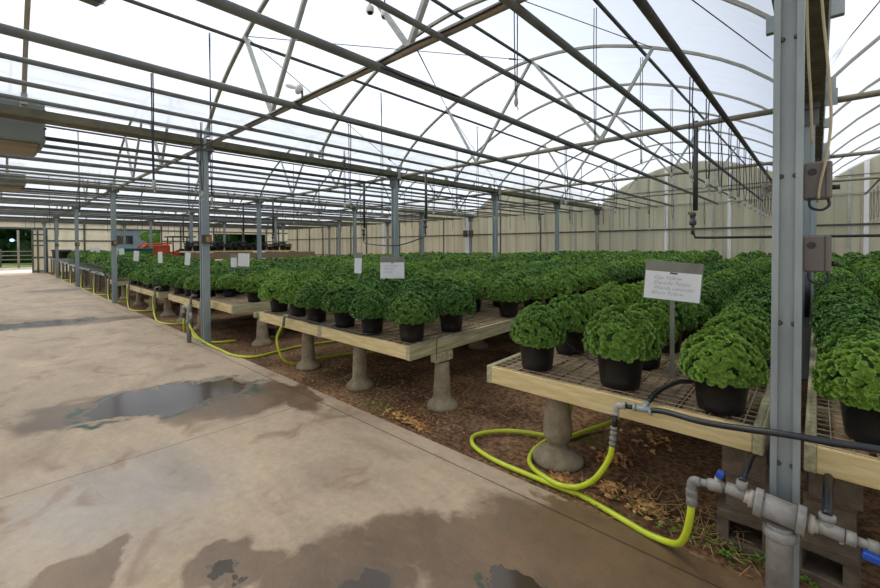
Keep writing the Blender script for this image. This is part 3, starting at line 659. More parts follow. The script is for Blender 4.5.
BENCH = [  # x0, x1, z, label, detail
    (-.04, 1.62, .665, 'wooden plant bench to the right of the near steel post', 2),
    (-1.87, -.19, .68, 'wooden plant bench just left of the near steel post', 2),
    (-4.25, -2.73, .68, 'wooden plant bench left of the narrow path, with its bare front corner', 2),
    (-5.85, -4.25, .675, 'wooden plant bench butted against the left side of the second bench', 2),
    (-8.27, -6.79, .67, 'wooden plant bench beside and behind the second aisle post', 1),
    (-10.26, -8.29, .60, 'wooden plant bench left of the second aisle post, pale front board', 1),
    (-12.6, -10.95, .57, 'wooden plant bench in the second bay, right half of a pair', 1),
    (-14.29, -12.62, .57, 'wooden plant bench in the second bay, left half of a pair', 1),
    (-17.05, -15.5, .57, 'wooden plant bench beside the third aisle post', 1),
]
for x0, x1, z, lab, dt in BENCH: bench(x0, x1, z, YF, 18.7 if x0 > -9 else 16.5, lab, dt)
# low wire tables further along the aisle
TB = []
x = -17.8; k = 1
while x > -36.5:
    w = 2.9; z = .64 + .05 * k
    t = thing('wire_table', 'grey wire topped table on thin legs, %s along the aisle beyond the wooden benches' % ordn(k), 'table', (x - w, 2.62, 0), 0, 'wire topped tables along the far aisle')
    b = MB()
    b.box(0, w, 0, .04, z - .06, z); b.box(0, w, 2.86, 2.9, z - .06, z); b.box(0, .04, 0, 2.9, z - .06, z); b.box(w - .04, w, 0, 2.9, z - .06, z); b.build('frame', 'galv', t)
    b = MB(); q = .1
    while q < w: b.box(q - .012, q + .012, 0, 2.9, z - .012, z - .002); q += .12
    q = .1
    while q < 2.85: b.box(0, w, q - .012, q + .012, z - .004, z + .004); q += .2
    b.build('wire_top', 'plate', t)
    for lx in (.06, w / 2, w - .06):
        for ly in (.06, 1.45, 2.82):
            b = MB(); b.box(lx - .035, lx + .035, ly - .035, ly + .035, 0, z - .06); b.build('leg', 'concrete_cast' if lx < 1 else 'pipe_grey', t)
    TB.append((x - w, x, z)); x -= w + .25; k += 1
# pedestals
def ped(x, y, ztop, lab, kind=0, cap=False):
    t = thing('bench_pedestal', lab, 'pedestal', (x, y, 0), random.uniform(0, 3), 'cast concrete bench pedestals')
    h = ztop - (.09 if cap else 0)
    if kind == 0: pr_ = [(.155, 0), (.158, .02), (.15, .045), (.12, .075), (.095, .10), (.088, .12), (.085, .2), (.078, h * .7), (.07, h)]
    else: pr_ = [(.185, 0), (.188, .02), (.18, .04), (.14, .075), (.085, .10), (.066, .115), (.066, .13), (.088, .155), (.103, .20), (.106, .26), (.095, .36), (.08, .46), (.075, h)]
    b = MB(); b.lathe(pr_, (0, 0, -.01), 28); b.build('shaft', 'concrete_cast', t)
    if cap: 
        b = MB(); b.bbox(-.12, .12, -.045, .045, h, ztop, .004); o = b.build('wood_cap', 'wood_side', t); o.rotation_euler = (0, 0, -t.rotation_euler[2] + PI / 2)
ped(-1.425, 2.85, .55, 'vase shaped concrete pedestal under the nearest bench, hose looped round it', 1)
ped(-2.755, 3.03, .55, 'tapered concrete pedestal with wooden cap at the bare bench corner', 0, True)
ped(-3.85, 2.84, .55, 'tapered concrete pedestal in the middle of the front of the second bench')
ped(-4.99, 2.84, .55, 'tapered concrete pedestal behind the hanging yellow hose')
ped(-6.72, 3.0, .54, 'tapered concrete pedestal right of the second aisle post', 0, True)
for q, (x, y, zt) in enumerate(((-8.9, 2.8, .46), (-10.0, 2.8, .46), (-11.2, 2.8, .44), (-12.5, 2.8, .44), (-13.9, 2.8, .44), (-15.8, 2.8, .44), (-16.8, 2.8, .44))):
    ped(x, y, zt, 'tapered concrete pedestal, %s one left of the second aisle post' % ordn(q + 1))
for bi, (x0, x1, z, lab, dt) in enumerate(BENCH[:6]):
    for q, y in enumerate((5.2, 7.9)):
        ped(x0 + .3, y, z - .13, 'concrete pedestal deeper under the %s bench from the right, %s row back, left side' % (ordn(bi + 1), ordn(q + 2)))
        ped(x1 - .3, y, z - .13, 'concrete pedestal deeper under the %s bench from the right, %s row back, right side' % (ordn(bi + 1), ordn(q + 2)))
# cinder blocks
def block_me(w=.40, half=False):
    b = MB(); d, h, t_ = .19, .20, (.05 if half else .035)
    b.bbox(-w / 2, w / 2, -d / 2, d / 2, 0, t_, .004); b.bbox(-w / 2, w / 2, -d / 2, d / 2, h - t_, h, .004)
    for x in ((-w / 2, w / 2 - t_) if half else (-w / 2, -t_ / 2, w / 2 - t_)): b.box(x, x + t_, -d / 2 + .003, d / 2 - .003, t_, h - t_)
    return b.mesh('cinder_block', 'block')
bm_ = block_me(); bh_ = block_me(.24, True)
def cblock(x, y, z, rz, lab, hb=False): 
    o = add_obj('cinder_block', bh_ if hb else bm_, None, (x, y, z)); o.rotation_euler = (0, 0, rz); tag(o, lab, 'cinder block', 'cinder blocks under the benches')
cblock(-.27, 2.70, 0, .06, 'bottom hollow block left of the near post, hole facing the aisle', True)
cblock(-.27, 2.85, .19, PI / 2 + .05, 'middle block of the stack left of the near post, set endways'); cblock(-.27, 2.84, .38, PI / 2 - .04, 'top block of the stack left of the near post, set endways')
cblock(.035, 2.68, 0, -.1, 'bottom hollow block right of the near post, hole facing the aisle', True); cblock(.06, 2.88, .19, PI / 2 - .05, 'middle block right of the near post, set endways'); cblock(.07, 2.86, .38, PI / 2, 'top block right of the near post, set endways')
cblock(-7.15, 3.35, 0, .5, 'lone tilted hollow block behind the second aisle post'); cblock(-7.12, 3.35, .19, .4, 'upper hollow block behind the second aisle post')

# ------------------------------------------------------------------ manifold at the near post
t = thing('water_manifold', 'grey plastic water manifold with blue handled valves at the near post foot', 'water manifold', (-.11, 2.25, 0))
OX, OY = -.11, 2.25
def T(x, z, y=0): return (x - OX, y, z)
b = MB(); b.lathe([(.046, 0), (.046, .40), (.046, .41)], (0, 0, 0), 20); b.build('standpipe', 'pvc', t)
b = MB(); b.lathe([(.054, .355), (.058, .36), (.058, .385), (.05, .395)], (0, 0, 0), 20); b.tube([T(-.19, .475), T(-.03, .457)], .050, 20); b.lathe([(.056, 0), (.058, .004), (.058, .026), (.056, .028)], T(-.195, .476), 20, (1, 0, -.1)); b.lathe([(.056, 0), (.058, .004), (.058, .026), (.056, .028)], T(-.055, .46), 20, (1, 0, -.1)); b.build('large_tee', 'pvc', t)
b = MB(); b.tube([T(-.23, .485), T(-.19, .476)], .030, 14); b.lathe([(.038, 0), (.038, .02)], T(-.215, .481), 14, (1, 0, -.1)); b.build('reducer', 'pvc_light', t)
b = MB(); b.tube([T(-.03, .457), T(.012, .455)], .028, 14); b.lathe([(.036, 0), (.036, .02)], T(-.02, .457), 14, (1, 0, -.1)); b.build('reducer', 'pvc_light', t)
b = MB(); b.tube([T(-.30, .495), T(-.225, .486)], .027, 14); b.tube([T(-.245, .50), T(-.24, .545)], .021, 12); b.build('small_tee', 'pvc', t)
b = MB(); b.tube([T(-.42, .475), T(-.30, .495)], .017, 12); b.lathe([(.024, 0), (.027, .01), (.027, .05), (.024, .06)], T(-.37, .482), 12, (1, 0, .15)); b.build('ball_valve', 'pvc', t)
b = MB(); b.tube([T(-.338, .49), T(-.33, .53)], .012, 8); b.build('valve_stem', 'pvc_light', t)
b = MB(); b.bbox(-.014, .014, -.018, .018, 0, .032, .004, Matrix.Translation(T(-.328, .528)) @ Matrix.Rotation(.35, 4, 'Y')); b.build('blue_handle', 'blue', t)
b = MB(); b.tube(spline([T(-.40, .478), T(-.425, .475), T(-.435, .455), T(-.435, .42)], 4), .021, 14); b.lathe([(.024, 0), (.026, .004), (.026, .028), (.023, .033)], T(-.435, .40), 14); b.lathe([(.022, 0), (.024, .002), (.024, .05)], T(-.435, .355), 14); b.build('elbow', 'pvc', t)
b = MB(); b.tube([T(.012, .46), T(.085, .452)], .027, 14); b.tube([T(.036, .46), T(.037, .50)], .021, 12); b.lathe([(.027, 0), (.027, .02)], T(.037, .495), 12); b.build('right_tee', 'pvc', t)
b = MB(); b.tube([T(.085, .452), T(.35, .435)], .018, 12); b.lathe([(.027, 0), (.027, .03)], T(.09, .452), 12, (1, 0, -.06)); b.lathe([(.025, 0), (.025, .03)], T(.15, .448), 12, (1, 0, -.06)); b.build('right_pipe', 'pvc', t)
b = MB(); b.tube([T(.075, .43), T(.085, .425)], .012, 8); b.build('drain_plug', 'pvc_light', t)
b = MB(); b.bbox(0, .11, -.016, .016, -.014, .014, .004, Matrix.Translation(T(.135, .425, -.03)) @ Matrix.Rotation(.13, 4, 'Y')); b.build('blue_lever', 'blue', t)
b = MB(); b.tube(spline([T(-.24, .54), T(-.238, .55, .12), T(-.235, .54, .3), T(-.23, .50, .6)], 5), .015, 10); b.build('black_riser', 'black_pipe', t)
b = MB(); b.tube(spline([T(.037, .51), T(.040, .535, .12), T(.045, .54, .3), T(.05, .52, .6)], 5), .017, 10); b.build('black_riser', 'black_pipe', t)
# hoses
def hose(pts, lab, r=.0165, fit=None):
    t = thing('garden_hose', lab, 'hose', pts[0], 0, 'yellow-green garden hoses'); o = Vector(pts[0])
    b = MB(); b.tube([p - o for p in spline(pts, 8)], r, 12); b.build('hose_tube', 'hose', t)
    return t
hose([(-.435 - .0, 2.25, .36), (-.44, 2.25, .30), (-.46, 2.27, .20), (-.50, 2.32, .10), (-.57, 2.38, .04), (-.68, 2.41, .018), (-.80, 2.44, .016), (-1.07, 2.50, .016), (-1.26, 2.49, .018), (-1.49, 2.49, .016), (-1.7, 2.49, .016), (-1.88, 2.52, .016), (-2.03, 2.59, .016), (-2.10, 2.72, .016), (-2.01, 2.9, .016), (-1.85, 3.03, .016), (-1.68, 3.10, .016), (-1.52, 3.2, .016), (-1.45, 3.4, .018), (-1.30, 3.75, .06), (-1.2, 4.1, .2), (-1.15, 4.2, .45)],
     'long yellow-green hose from the manifold elbow looping along the concrete edge')
hose([(-.895, 2.49, .40), (-.905, 2.49, .34), (-.95, 2.49, .24), (-1.02, 2.49, .14), (-1.12, 2.49, .065), (-1.23, 2.475, .045), (-1.34, 2.50, .042), (-1.46, 2.56, .03), (-1.56, 2.67, .018), (-1.61, 2.84, .018), (-1.60, 3.05, .02), (-1.50, 3.1, .05), (-1.42, 3.0, .25), (-1.33, 2.92, .47), (-1.28, 2.96, .62)],
     'yellow-green hose hanging from the grey riser, looping round the vase pedestal')
hose([(-4.98, 2.50, .62), (-5.06, 2.50, .55), (-5.16, 2.50, .42), (-5.14, 2.50, .30), (-5.13, 2.56, .14), (-5.14, 2.68, .05), (-5.16, 2.85, .018), (-5.22, 3.05, .016), (-5.1, 3.6, .016), (-4.7, 4.2, .016), (-4.2, 4.9, .02)],
     'yellow-green hose dropping from the second bench front into a low bend')
hose([(-7.66, 2.22, .33), (-7.6, 2.22, .26), (-7.45, 2.28, .12), (-7.2, 2.36, .03), (-6.79, 2.38, .016), (-6.3, 2.38, .016), (-5.98, 2.55, .016), (-6.02, 2.95, .016), (-6.05, 3.31, .016), (-5.99, 3.72, .016), (-5.8, 4.4, .016)],
     'yellow-green hose from the standpipe at the second aisle post, lying on the concrete')
for k, x in enumerate((-8.55, -11.0, -13.6, -16.3, -18.9, -21.9, -25.1, -28.4, -31.6)):
    yy = 2.50
    hose([(x, yy, .62), (x - .1, yy - .02, .45), (x - .02, yy - .03, .22), (x + .25, yy - .06, .05), (x + .7, yy - .1, .016), (x + 1.15, yy, .016), (x + 1.3, yy + .3, .016)], 'yellow-green hose drooping from the bench fronts, %s left of the second aisle post' % ordn(k + 1))
    b = MB(); b.tube([(x, yy, 0), (x, yy, .66), (x + .04, yy, .70), (x + .04, yy + .1, .70)], .022, 8); b.lathe([(.03, 0), (.03, .05)], (x, yy, .5), 8)
    tag(b.build('hose_standpipe', 'pvc'), 'thin grey standpipe at the aisle edge, %s left of the second aisle post' % ordn(k + 1), 'standpipe', 'standpipes along the aisle')
# standpipe by the second post
t = thing('twin_standpipe', 'stubby grey twin tap standpipe beside the second aisle post', 'standpipe', (-7.78, 2.24, 0))
b = MB(); b.tube([(0, 0, 0), (0, 0, .50)], .035, 12); b.lathe([(.045, .30), (.048, .31), (.048, .36), (.045, .37)], (0, 0, 0), 12); b.build('upright', 'pvc', t)
b = MB(); b.tube(spline([(0, 0, .49), (0, 0, .56), (-.04, -.02, .6), (-.12, -.03, .6), (-.17, -.03, .55), (-.17, -.03, .48)], 4), .028, 10); b.tube([(0, 0, .46), (.12, 0, .5), (.14, -.01, .40)], .022, 10); b.build('tap_arm', 'pvc_light', t)
b = MB(); b.tube([(.14, 0, .40), (.14, 0, .33)], .026, 10); b.tube([(-.17, -.03, .48), (-.17, -.03, .40)], .026, 10); b.build('hose_coupling', 'pipe_dark', t)
b = MB(); b.tube([(-.17, -.03, .42), (-.18, -.03, .15)], .014, 8); b.build('hose_stub', 'hose', t)
# bench-front riser and black feed pipe
t = thing('irrigation_riser', 'grey elbow riser with tee on the front board of the nearest bench', 'pipe fitting', (-.87, 2.49, 0))
def R_(x, z, y=0): return (x + .87, y, z)
b = MB(); b.tube([R_(-.885, .50), R_(-.875, .60)], .014, 10); b.build('black_stub', 'black_pipe', t)
b = MB(); b.tube([R_(-.895, .40), R_(-.885, .50)], .016, 12)
for z in (.41, .44, .475, .505): b.lathe([(.019, 0), (.021, .004), (.021, .014), (.018, .018)], R_(-.893 + (z - .4) * .08, z), 12)
b.build('hose_coupling', 'plate', t)
b = MB(); b.tube(spline([R_(-.875, .60), R_(-.872, .635), R_(-.855, .655), R_(-.82, .66)], 4), .019, 12); b.lathe([(.022, 0), (.022, .015)], R_(-.875, .595), 12); b.build('elbow', 'pvc_light', t)
b = MB(); b.tube([R_(-.82, .66), R_(-.765, .665)], .013, 10); b.build('black_nipple', 'black_pipe', t)
b = MB(); b.tube([R_(-.775, .665), R_(-.68, .672)], .017, 12); b.tube([R_(-.72, .67), R_(-.71, .70, .04)], .014, 10)
for x in (-.83, -.775, -.69): b.lathe([(.021, 0), (.021, .014)], R_(x, .665), 12, (1, 0, .05))
b.build('tee', 'galv', t)
b = MB(); b.tube(spline([(-.69, 2.49, .672), (-.60, 2.47, .69), (-.43, 2.40, .71), (-.25, 2.32, .755), (-.1, 2.29, .785), (.05, 2.28, .80), (.2, 2.27, .82), (.6, 2.25, .84)], 6), .0145, 10)
tag(b.build('feed_pipe', 'black_pipe'), 'black feed pipe running along the bench front and across the near post', 'pipe')
b = MB(); b.tube(spline([(-.71, 2.53, .70), (-.69, 2.62, .735), (-.665, 2.75, .745), (-.64, 2.95, .73), (-.60, 3.12, .70), (-.55, 3.3, .70)], 6), .015, 10)
tag(b.build('feed_hose', 'black_pipe'), 'short black hose rising from the tee onto the nearest bench', 'hose')
b = MB(); b.tube(spline([(-4.96, 2.50, .66), (-4.93, 2.49, .73), (-4.85, 2.5, .735), (-4.5, 2.52, .73), (-3.95, 2.56, .705), (-3.5, 2.56, .70), (-3.36, 2.58, .71), (-3.32, 2.7, .70)], 6), .012, 8)
tag(b.build('feed_pipe', 'black_pipe'), 'thin black feed pipe lying along the front board of the second bench', 'pipe')
b = MB(); b.tube([(-4.95, 2.48, .60), (-4.92, 2.48, .74)], .018, 10); b.tube([(-4.93, 2.48, .735), (-4.83, 2.5, .735)], .016, 10); tag(b.build('hose_fitting', 'plate'), 'metal hose fitting hooked over the second bench front', 'fitting')
b = MB(); b.tube(spline([(-2.9, 2.9, .70), (-2.86, 3.1, .70), (-2.74, 3.0, .71), (-2.70, 2.9, .69), (-2.69, 2.88, .5)], 6), .004, 5); tag(b.build('drip_tube', 'black_pipe'), 'thin drip tube trailing over the bare bench corner', 'tube')
for k, pts in enumerate(([(-1.42, 2.82, .93), (-1.25, 2.95, .78), (-1.1, 3.0, .70), (-.98, 2.95, .69)], [(-3.05, 4.25, .90), (-3.12, 4.05, .75), (-3.15, 3.9, .70)])):
    b = MB(); b.tube(spline(pts, 5), .0035, 5); tag(b.build('drip_tube', 'wire'), ['thin drip tube slanting across the nearest left pot', 'thin drip tube slanting across a pot by the path'][k], 'tube')

# ------------------------------------------------------------------ plants
def foliage_mb(seed, tips, per, R=.212, Ht=.275, zc=.235, leaf=.026, seg=4, low=False):
    r = np.random.default_rng(seed); V = []; F = []
    # inner mass
    n1, n2 = (14, 8) if not low else (8, 5)
    for a in range(n2 + 1):
        th = PI * .62 * a / n2
        for k in range(n1):
            ph = 2 * PI * k / n1; q = .81 + .03 * math.sin(3 * ph + seed) + .03 * math.sin(5 * th * 2 + ph)
            V.append((R * q * math.sin(th) * math.cos(ph), R * q * math.sin(th) * math.sin(ph), zc + (Ht - .06) * q * math.cos(th) * (.93 if th < PI / 2 else .45)))
    for a in range(n2):
        for k in range(n1): F.append((a * n1 + k, (a + 1) * n1 + k, (a + 1) * n1 + (k + 1) % n1, a * n1 + (k + 1) % n1))
    nin = len(F)
    ga = PI * (3 - math.sqrt(5)); lump = r.uniform(0, 6.28, 6)
    for i in range(tips):
        c = 1 - (i + .5) / tips * 1.32                       # cos polar, to below the equator
        ph = i * ga + r.normal(0, .12); c = min(1, max(-.4, c + r.normal(0, .03))); s = math.sqrt(1 - c * c)
        q = 1 + .055 * math.sin(2 * ph + lump[0]) + .04 * math.sin(3 * ph + lump[1] + 3 * c) + r.normal(0, .022)
        nrm = Vector((s * math.cos(ph), s * math.sin(ph), c * .9 + .12)).normalized()
        zz = c * (Ht - .05) * (1 if c > 0 else .42)
        base = Vector((R * q * s * math.cos(ph), R * q * s * math.sin(ph), zc + zz * q)) - nrm * .012
        u = nrm.orthogonal().normalized(); w = nrm.cross(u)
        for k in range(per):
            al = 2 * PI * k / per * 2.4 + r.uniform(0, .8); tl = (.25 + .95 * (k / per)) + r.normal(0, .12)       # spread angle from normal
            d = (nrm * math.cos(tl) + (u * math.cos(al) + w * math.sin(al)) * math.sin(tl)).normalized()
            side = d.cross(nrm)
            if side.length < .05: side = u.copy()
            side.normalize(); up = side.cross(d)
            ln = leaf * r.uniform(.75, 1.25) * (.7 + .6 * k / per); wd = ln * .52; p = base + d * .004 - nrm * (.016 * k / per)
            o = len(V)
            if seg == 4:
                pts = [p, p + d * ln * .45 + side * wd + up * .004, p + d * ln * .78 + side * wd * .72, p + d * ln * .98 - up * ln * .16, p + d * ln * .78 - side * wd * .72, p + d * ln * .45 - side * wd + up * .004, p + d * ln * .5 - up * .002]
                V += [tuple(x) for x in pts]; F += [(o, o + 1, o + 6), (o + 1, o + 2, o + 3, o + 6), (o + 6, o + 3, o + 4, o + 5), (o, o + 6, o + 5)]
            else:
                pts = [p, p + d * ln * .5 + side * wd, p + d * ln - up * ln * .15, p + d * ln * .5 - side * wd]
                V += [tuple(x) for x in pts]; F.append((o, o + 1, o + 2, o + 3))
    return V, F, nin
def fol_mesh(name, V, F, nin):
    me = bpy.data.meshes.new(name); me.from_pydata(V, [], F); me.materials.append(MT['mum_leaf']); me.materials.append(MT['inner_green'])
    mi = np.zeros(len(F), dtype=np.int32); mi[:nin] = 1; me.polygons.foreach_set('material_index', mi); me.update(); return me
def pot_mb(n=28):
    b = MB(); b.lathe([(.094, 0), (.098, .004), (.104, .05), (.116, .17), (.124, .172), (.127, .178), (.127, .192), (.122, .195), (.118, .19), (.113, .165)], (0, 0, 0), n, closed=False)
    b.lathe([(.0001, .002), (.096, .002)], (0, 0, 0), n, closed=False); b.lathe([(.114, .168), (.0001, .176)], (0, 0, 0), n, closed=False); return b
me_pot = pot_mb().mesh('pot', 'black_plastic'); me_pot2 = pot_mb(12).mesh('pot', 'black_plastic')
NEAR = [fol_mesh('foliage', *foliage_mb(s, 400, 13, leaf=.0215)) for s in (1, 2, 3, 4)]
MID = [fol_mesh('foliage', *foliage_mb(s, 200, 9, leaf=.034, seg=1, R=.222)) for s in (11, 12, 13)]
LOW = [fol_mesh('foliage', *foliage_mb(s, 90, 8, leaf=.05, seg=1, R=.24)) for s in (21, 22)]
FAR = foliage_mb(31, 44, 6, leaf=.075, seg=1, low=True, R=.25, Ht=.30)
cand = []
def row_plants(cols, z, ys, blab, skip=(), jit=.02, tilt=True, fs_=1.17):
    for c, x in enumerate(cols):
        for r_, y in enumerate(ys):
            if (c, r_) in skip: continue
            xx, yy = x + rng.normal(0, jit), y + rng.normal(0, jit)
            z_ = z + SLOPE * (yy - YF) if tilt else z; q = px_size(xx, yy, z_ + .3)
            if q is None or not (-60 < q[0] < 960) or q[1] > 640: continue
            cand.append((q[2], xx, yy, z_, blab, c, r_, fs_))
yr = [2.76 + .575 * k for k in range(28)]
row_plants([.22, .80, 1.36], .667, [2.82 + .575 * k for k in range(28)], 'on bench right of near post', fs_=1.04)
row_plants([-1.545, -.945, -.395], .682, yr, 'on bench left of near post', fs_=1.0)
row_plants([-4.02, -3.45, -2.90], .682, yr, 'on second bench leftward', skip=[(2, 2)])
row_plants([-5.66, -5.10, -4.56], .677, yr, 'on third bench leftward')
row_plants([-8.05, -7.50, -7.02], .672, [y + (.25 if True else 0) for y in yr], 'on bench behind second aisle post', skip=[(1, 0)])
row_plants([-10.05, -9.5, -9.0, -8.52], .602, yr, 'on sixth bench along aisle')
row_plants([-12.4, -11.8, -11.2], .572, yr[:26], 'on seventh bench along aisle')
row_plants([-14.05, -13.45, -12.85], .572, yr[:26], 'on eighth bench along aisle')
row_plants([-16.85, -16.3, -15.75], .572, yr[:26], 'on ninth bench along aisle')
for k, (a, c, z) in enumerate(TB):
    if k < 5: row_plants([a + .3 + .58 * q for q in range(5)], z + .004, [3.1 + (.45 if k > 3 else 0) + .56 * q for q in range(4 if k > 3 else 5)], '%s wire table' % ordn(k + 1), tilt=False)
cand.sort(key=lambda t: -t[0])
# keep plants whose pot or leaves are inside the frame first
def inview(t):
    q = px_size(t[1], t[2], t[3] + .3); return -25 < q[0] < 905 and q[1] < 600
vis = [t for t in cand if inview(t)]; ind = vis[:300]; rest = vis[300:] + [t for t in cand if not inview(t)][:0]
for k, (s, x, y, z, bl, c, r_, fs_) in enumerate(ind):
    t = thing('potted_chrysanthemum', 'potted mum, row %d, %s from left, %s' % (r_ + 1, ordn(c + 1), bl), 'potted plant', (x, y, z), random.uniform(0, 6.28), 'potted mums on the benches')
    sc = rng.uniform(.93, 1.07); t.scale = (sc, sc, sc * rng.uniform(.95, 1.05))
    lod = NEAR if s > 75 else (MID if s > 42 else LOW)
    po = add_obj('pot', me_pot if s > 75 else me_pot2, t); po.scale = (1.14, 1.14, 1.04) if fs_ < 1.1 else (1.06, 1.06, 1.0); add_obj('foliage', lod[k % len(lod)], t).scale = (fs_ + (.12 if fs_ < 1.1 and r_ > 2 else 0), fs_ + (.12 if fs_ < 1.1 and r_ > 2 else 0), 1.0)
# the uncountable remainder, one object
FV = np.array(FAR[0]); FF = FAR[1]; nin = FAR[2]; nv = len(FV)
quads = np.array(FF); allv = []; allf = []; mi = []
for k, (s, x, y, z, bl, c, r_, fs_) in enumerate(rest):
    a = rng.uniform(0, 6.28); ca, sa = math.cos(a), math.sin(a); sc = rng.uniform(.95, 1.1)
    v = FV * sc; v = np.stack([v[:, 0] * ca - v[:, 1] * sa + x, v[:, 0] * sa + v[:, 1] * ca + y, v[:, 2] + z], 1)
    allv.append(v); allf.append(quads + k * nv); m1 = np.zeros(len(quads), np.int32); m1[:nin] = 1; mi.append(m1)
me = bpy.data.meshes.new('potted_chrysanthemum'); av = np.concatenate(allv); af = np.concatenate(allf)
me.vertices.add(len(av)); me.vertices.foreach_set('co', av.ravel().astype(np.float32))
me.loops.add(af.size); me.loops.foreach_set('vertex_index', af.ravel().astype(np.int32))
me.polygons.add(len(af)); me.polygons.foreach_set('loop_start', np.arange(0, af.size, 4, dtype=np.int32)); 
me.materials.append(MT['mum_leaf']); me.materials.append(MT['inner_green']); me.polygons.foreach_set('material_index', np.concatenate(mi)); me.update(calc_edges=True); me.validate()
o = add_obj('potted_chrysanthemum', me); tag(o, 'mass of small distant potted mums filling the back of the benches', 'potted plant', 'potted mums on the benches', 'stuff')

# ------------------------------------------------------------------ signs on stakes
def text_mesh(s, size):
    cu = bpy.data.curves.new('handwriting', 'FONT'); cu.body = s; cu.size = size; cu.shear = .35; cu.extrude = .0002; cu.resolution_u = 2; cu.space_line = 1.0; cu.offset = -.0008 * size / .04
    ob = bpy.data.objects.new('tmp', cu); COL.objects.link(ob); dg = bpy.context.evaluated_depsgraph_get(); me = bpy.data.meshes.new_from_object(ob.evaluated_get(dg)); COL.objects.unlink(ob); bpy.data.objects.remove(ob); me.materials.clear(); me.materials.append(MT['ink']); return me
def sign(x, y, zb, zc, w, h, rz, tilt, lab, lines=None, grey=True, sk=.014):
    t = thing('stake_sign', lab, 'sign', (x, y, zb), rz, 'card signs on metal stakes')
    m = Matrix.Translation((0, 0, zc - zb)) @ Matrix.Rotation(tilt, 4, 'Y')
    b = MB(); b.bar((0, .006, 0), (0, .006, zc - zb), sk * 2, .006, (0, 1, 0)); b.build('stake', 'plate', t)
    if grey: 
        b = MB(); b.bbox(-w / 2, w / 2, -.003, .002, -h / 2 + .01, h / 2, .0015, m); b.build('metal_plate', 'plate', t)
    b = MB(); top = h / 2 - (h * .27 if grey else 0); b.box(-w / 2 + .004, w / 2 - .006, -.0055, -.0035, -h / 2, top, m); b.build('card', 'card', t)
    if lines:
        b = MB(); b.bbox(-.02, .025, -.010, -.005, top - .012, top - .002, .001, m); b.build('clip', 'pipe_dark', t)
        for q, (ln, dx) in enumerate(lines):
            o = add_obj('handwriting', text_mesh(ln, h * .135), t)
            o.matrix_local = m @ Matrix.Translation((-w * .33 + dx, -.0062, top - h * .20 - q * h * .135)) @ Matrix.Rotation(PI / 2, 4, 'X')
    return t
# world positions
sign(-.73, 3.15, .69, 1.352, .345, .262, .30, .075, 'nearest grey clipboard sign with four handwritten lines on a metal stake', [('Gigi Yellow', .0), ('Danielle Purple', .0), ('Wanda Lavender', .0), ('Alison Yellow', -.015)])
sign(-4.27, 3.70, .68, 1.31, .335, .30, .75, .0, 'grey topped card sign with three faint lines standing before the middle post', [('Gigi Yellow', 0), ('Bethany', 0), ('Ashley', 0)])
sign(-4.9, 3.6, .68, 1.36, .12, .30, .5, .05, 'narrow white card sign turned sideways, left of the grey topped sign', None, True)
sign(-8.46, 3.43, .67, 1.34, .24, .26, .75, .04, 'white card sign right of the second aisle post', None, False)
sign(-8.75, 3.35, .67, 1.32, .13, .26, .75, .0, 'narrow white card sign close right of the second aisle post', None, True)
sign(-12.2, 3.51, .57, 1.29, .15, .33, .75, .1, 'tilted white card sign just left of the second aisle post', None, False)
sign(-14.69, 3.49, .57, 1.29, .14, .34, .75, 0, 'white card sign, second one left of the second aisle post', None, False)
sign(-16.75, 3.3, .57, 1.31, .19, .34, .75, .08, 'white card sign, third one left of the second aisle post', None, False)
for k, (x, y, z) in enumerate(((-23.9, 3.9, 1.39), (-23.6, 4.1, 1.35), (-30.1, 3.9, 1.41), (-29.8, 4.1, 1.41), (-34.6, 3.6, 1.33), (-34.4, 3.85, 1.33))):
    sign(x, y, .7, z, .26, .4, .75, .08 * (-1) ** k, 'tiny white card sign on the wire tables, %s beyond the third aisle post' % ordn(k + 1), None, False, .02)

# ------------------------------------------------------------------ litter on the soil
def scatter(name, m, n, regions, fn, lab, cat, kind='stuff'):
    b = MB()
    for _ in range(n):
        cx, cy, sx, sy = random.choice(regions); x = random.gauss(cx, sx); y = random.gauss(cy, sy)
        if y < 2.46: y = 2.46 + abs(y - 2.46) * .5
        fn(b, x, y)
    tag(b.build(name, m), lab, cat, None, kind)
def dry(b, x, y):
    a = random.uniform(0, 6.28); s = random.uniform(.008, .022); m = Matrix.Translation((x, y, random.uniform(.006, .02))) @ Matrix.Rotation(a, 4, 'Z') @ Matrix.Rotation(random.uniform(-.9, .9), 4, 'X') @ Matrix.Rotation(random.uniform(-.6, .6), 4, 'Y')
    pts = [(-s, 0, 0), (-.3 * s, .6 * s, .3 * s), (s, .1 * s, .1 * s), (-.2 * s, -.6 * s, .25 * s)]; b.add([m @ Vector(p) for p in pts], [(0, 1, 2, 3)])
scatter('dry_leaves', 'leaf_dry', 1500, [(-2.8, 2.56, .16, .05), (-2.8, 2.7, .18, .07), (-1.12, 3.1, .06, .05), (-1.25, 2.62, .05, .03), (-.98, 2.68, .05, .04), (-3.6, 3.2, .6, .35), (-3.0, 3.1, .4, .3), (-.85, 2.75, .04, .04), (-1.05, 2.52, .05, .02), (-6.3, 3.6, 1, .6)], dry, 'dry tan leaf litter scattered on the soil by the concrete edge', 'leaf litter')
def dry2(b, x, y):
    for _ in range(2):
        a = random.uniform(0, 6.28); s = random.uniform(.016, .032); m = Matrix.Translation((x, y, random.uniform(.012, .035))) @ Matrix.Rotation(a, 4, 'Z') @ Matrix.Rotation(random.uniform(-1, 1), 4, 'X')
        b.add([m @ Vector(p) for p in [(-s, 0, 0), (-.3 * s, .5 * s, .35 * s), (s, .1 * s, .15 * s), (-.2 * s, -.5 * s, .3 * s), (0, 0, 0)]], [(0, 1, 4), (1, 2, 4), (2, 3, 4), (3, 0, 4)])
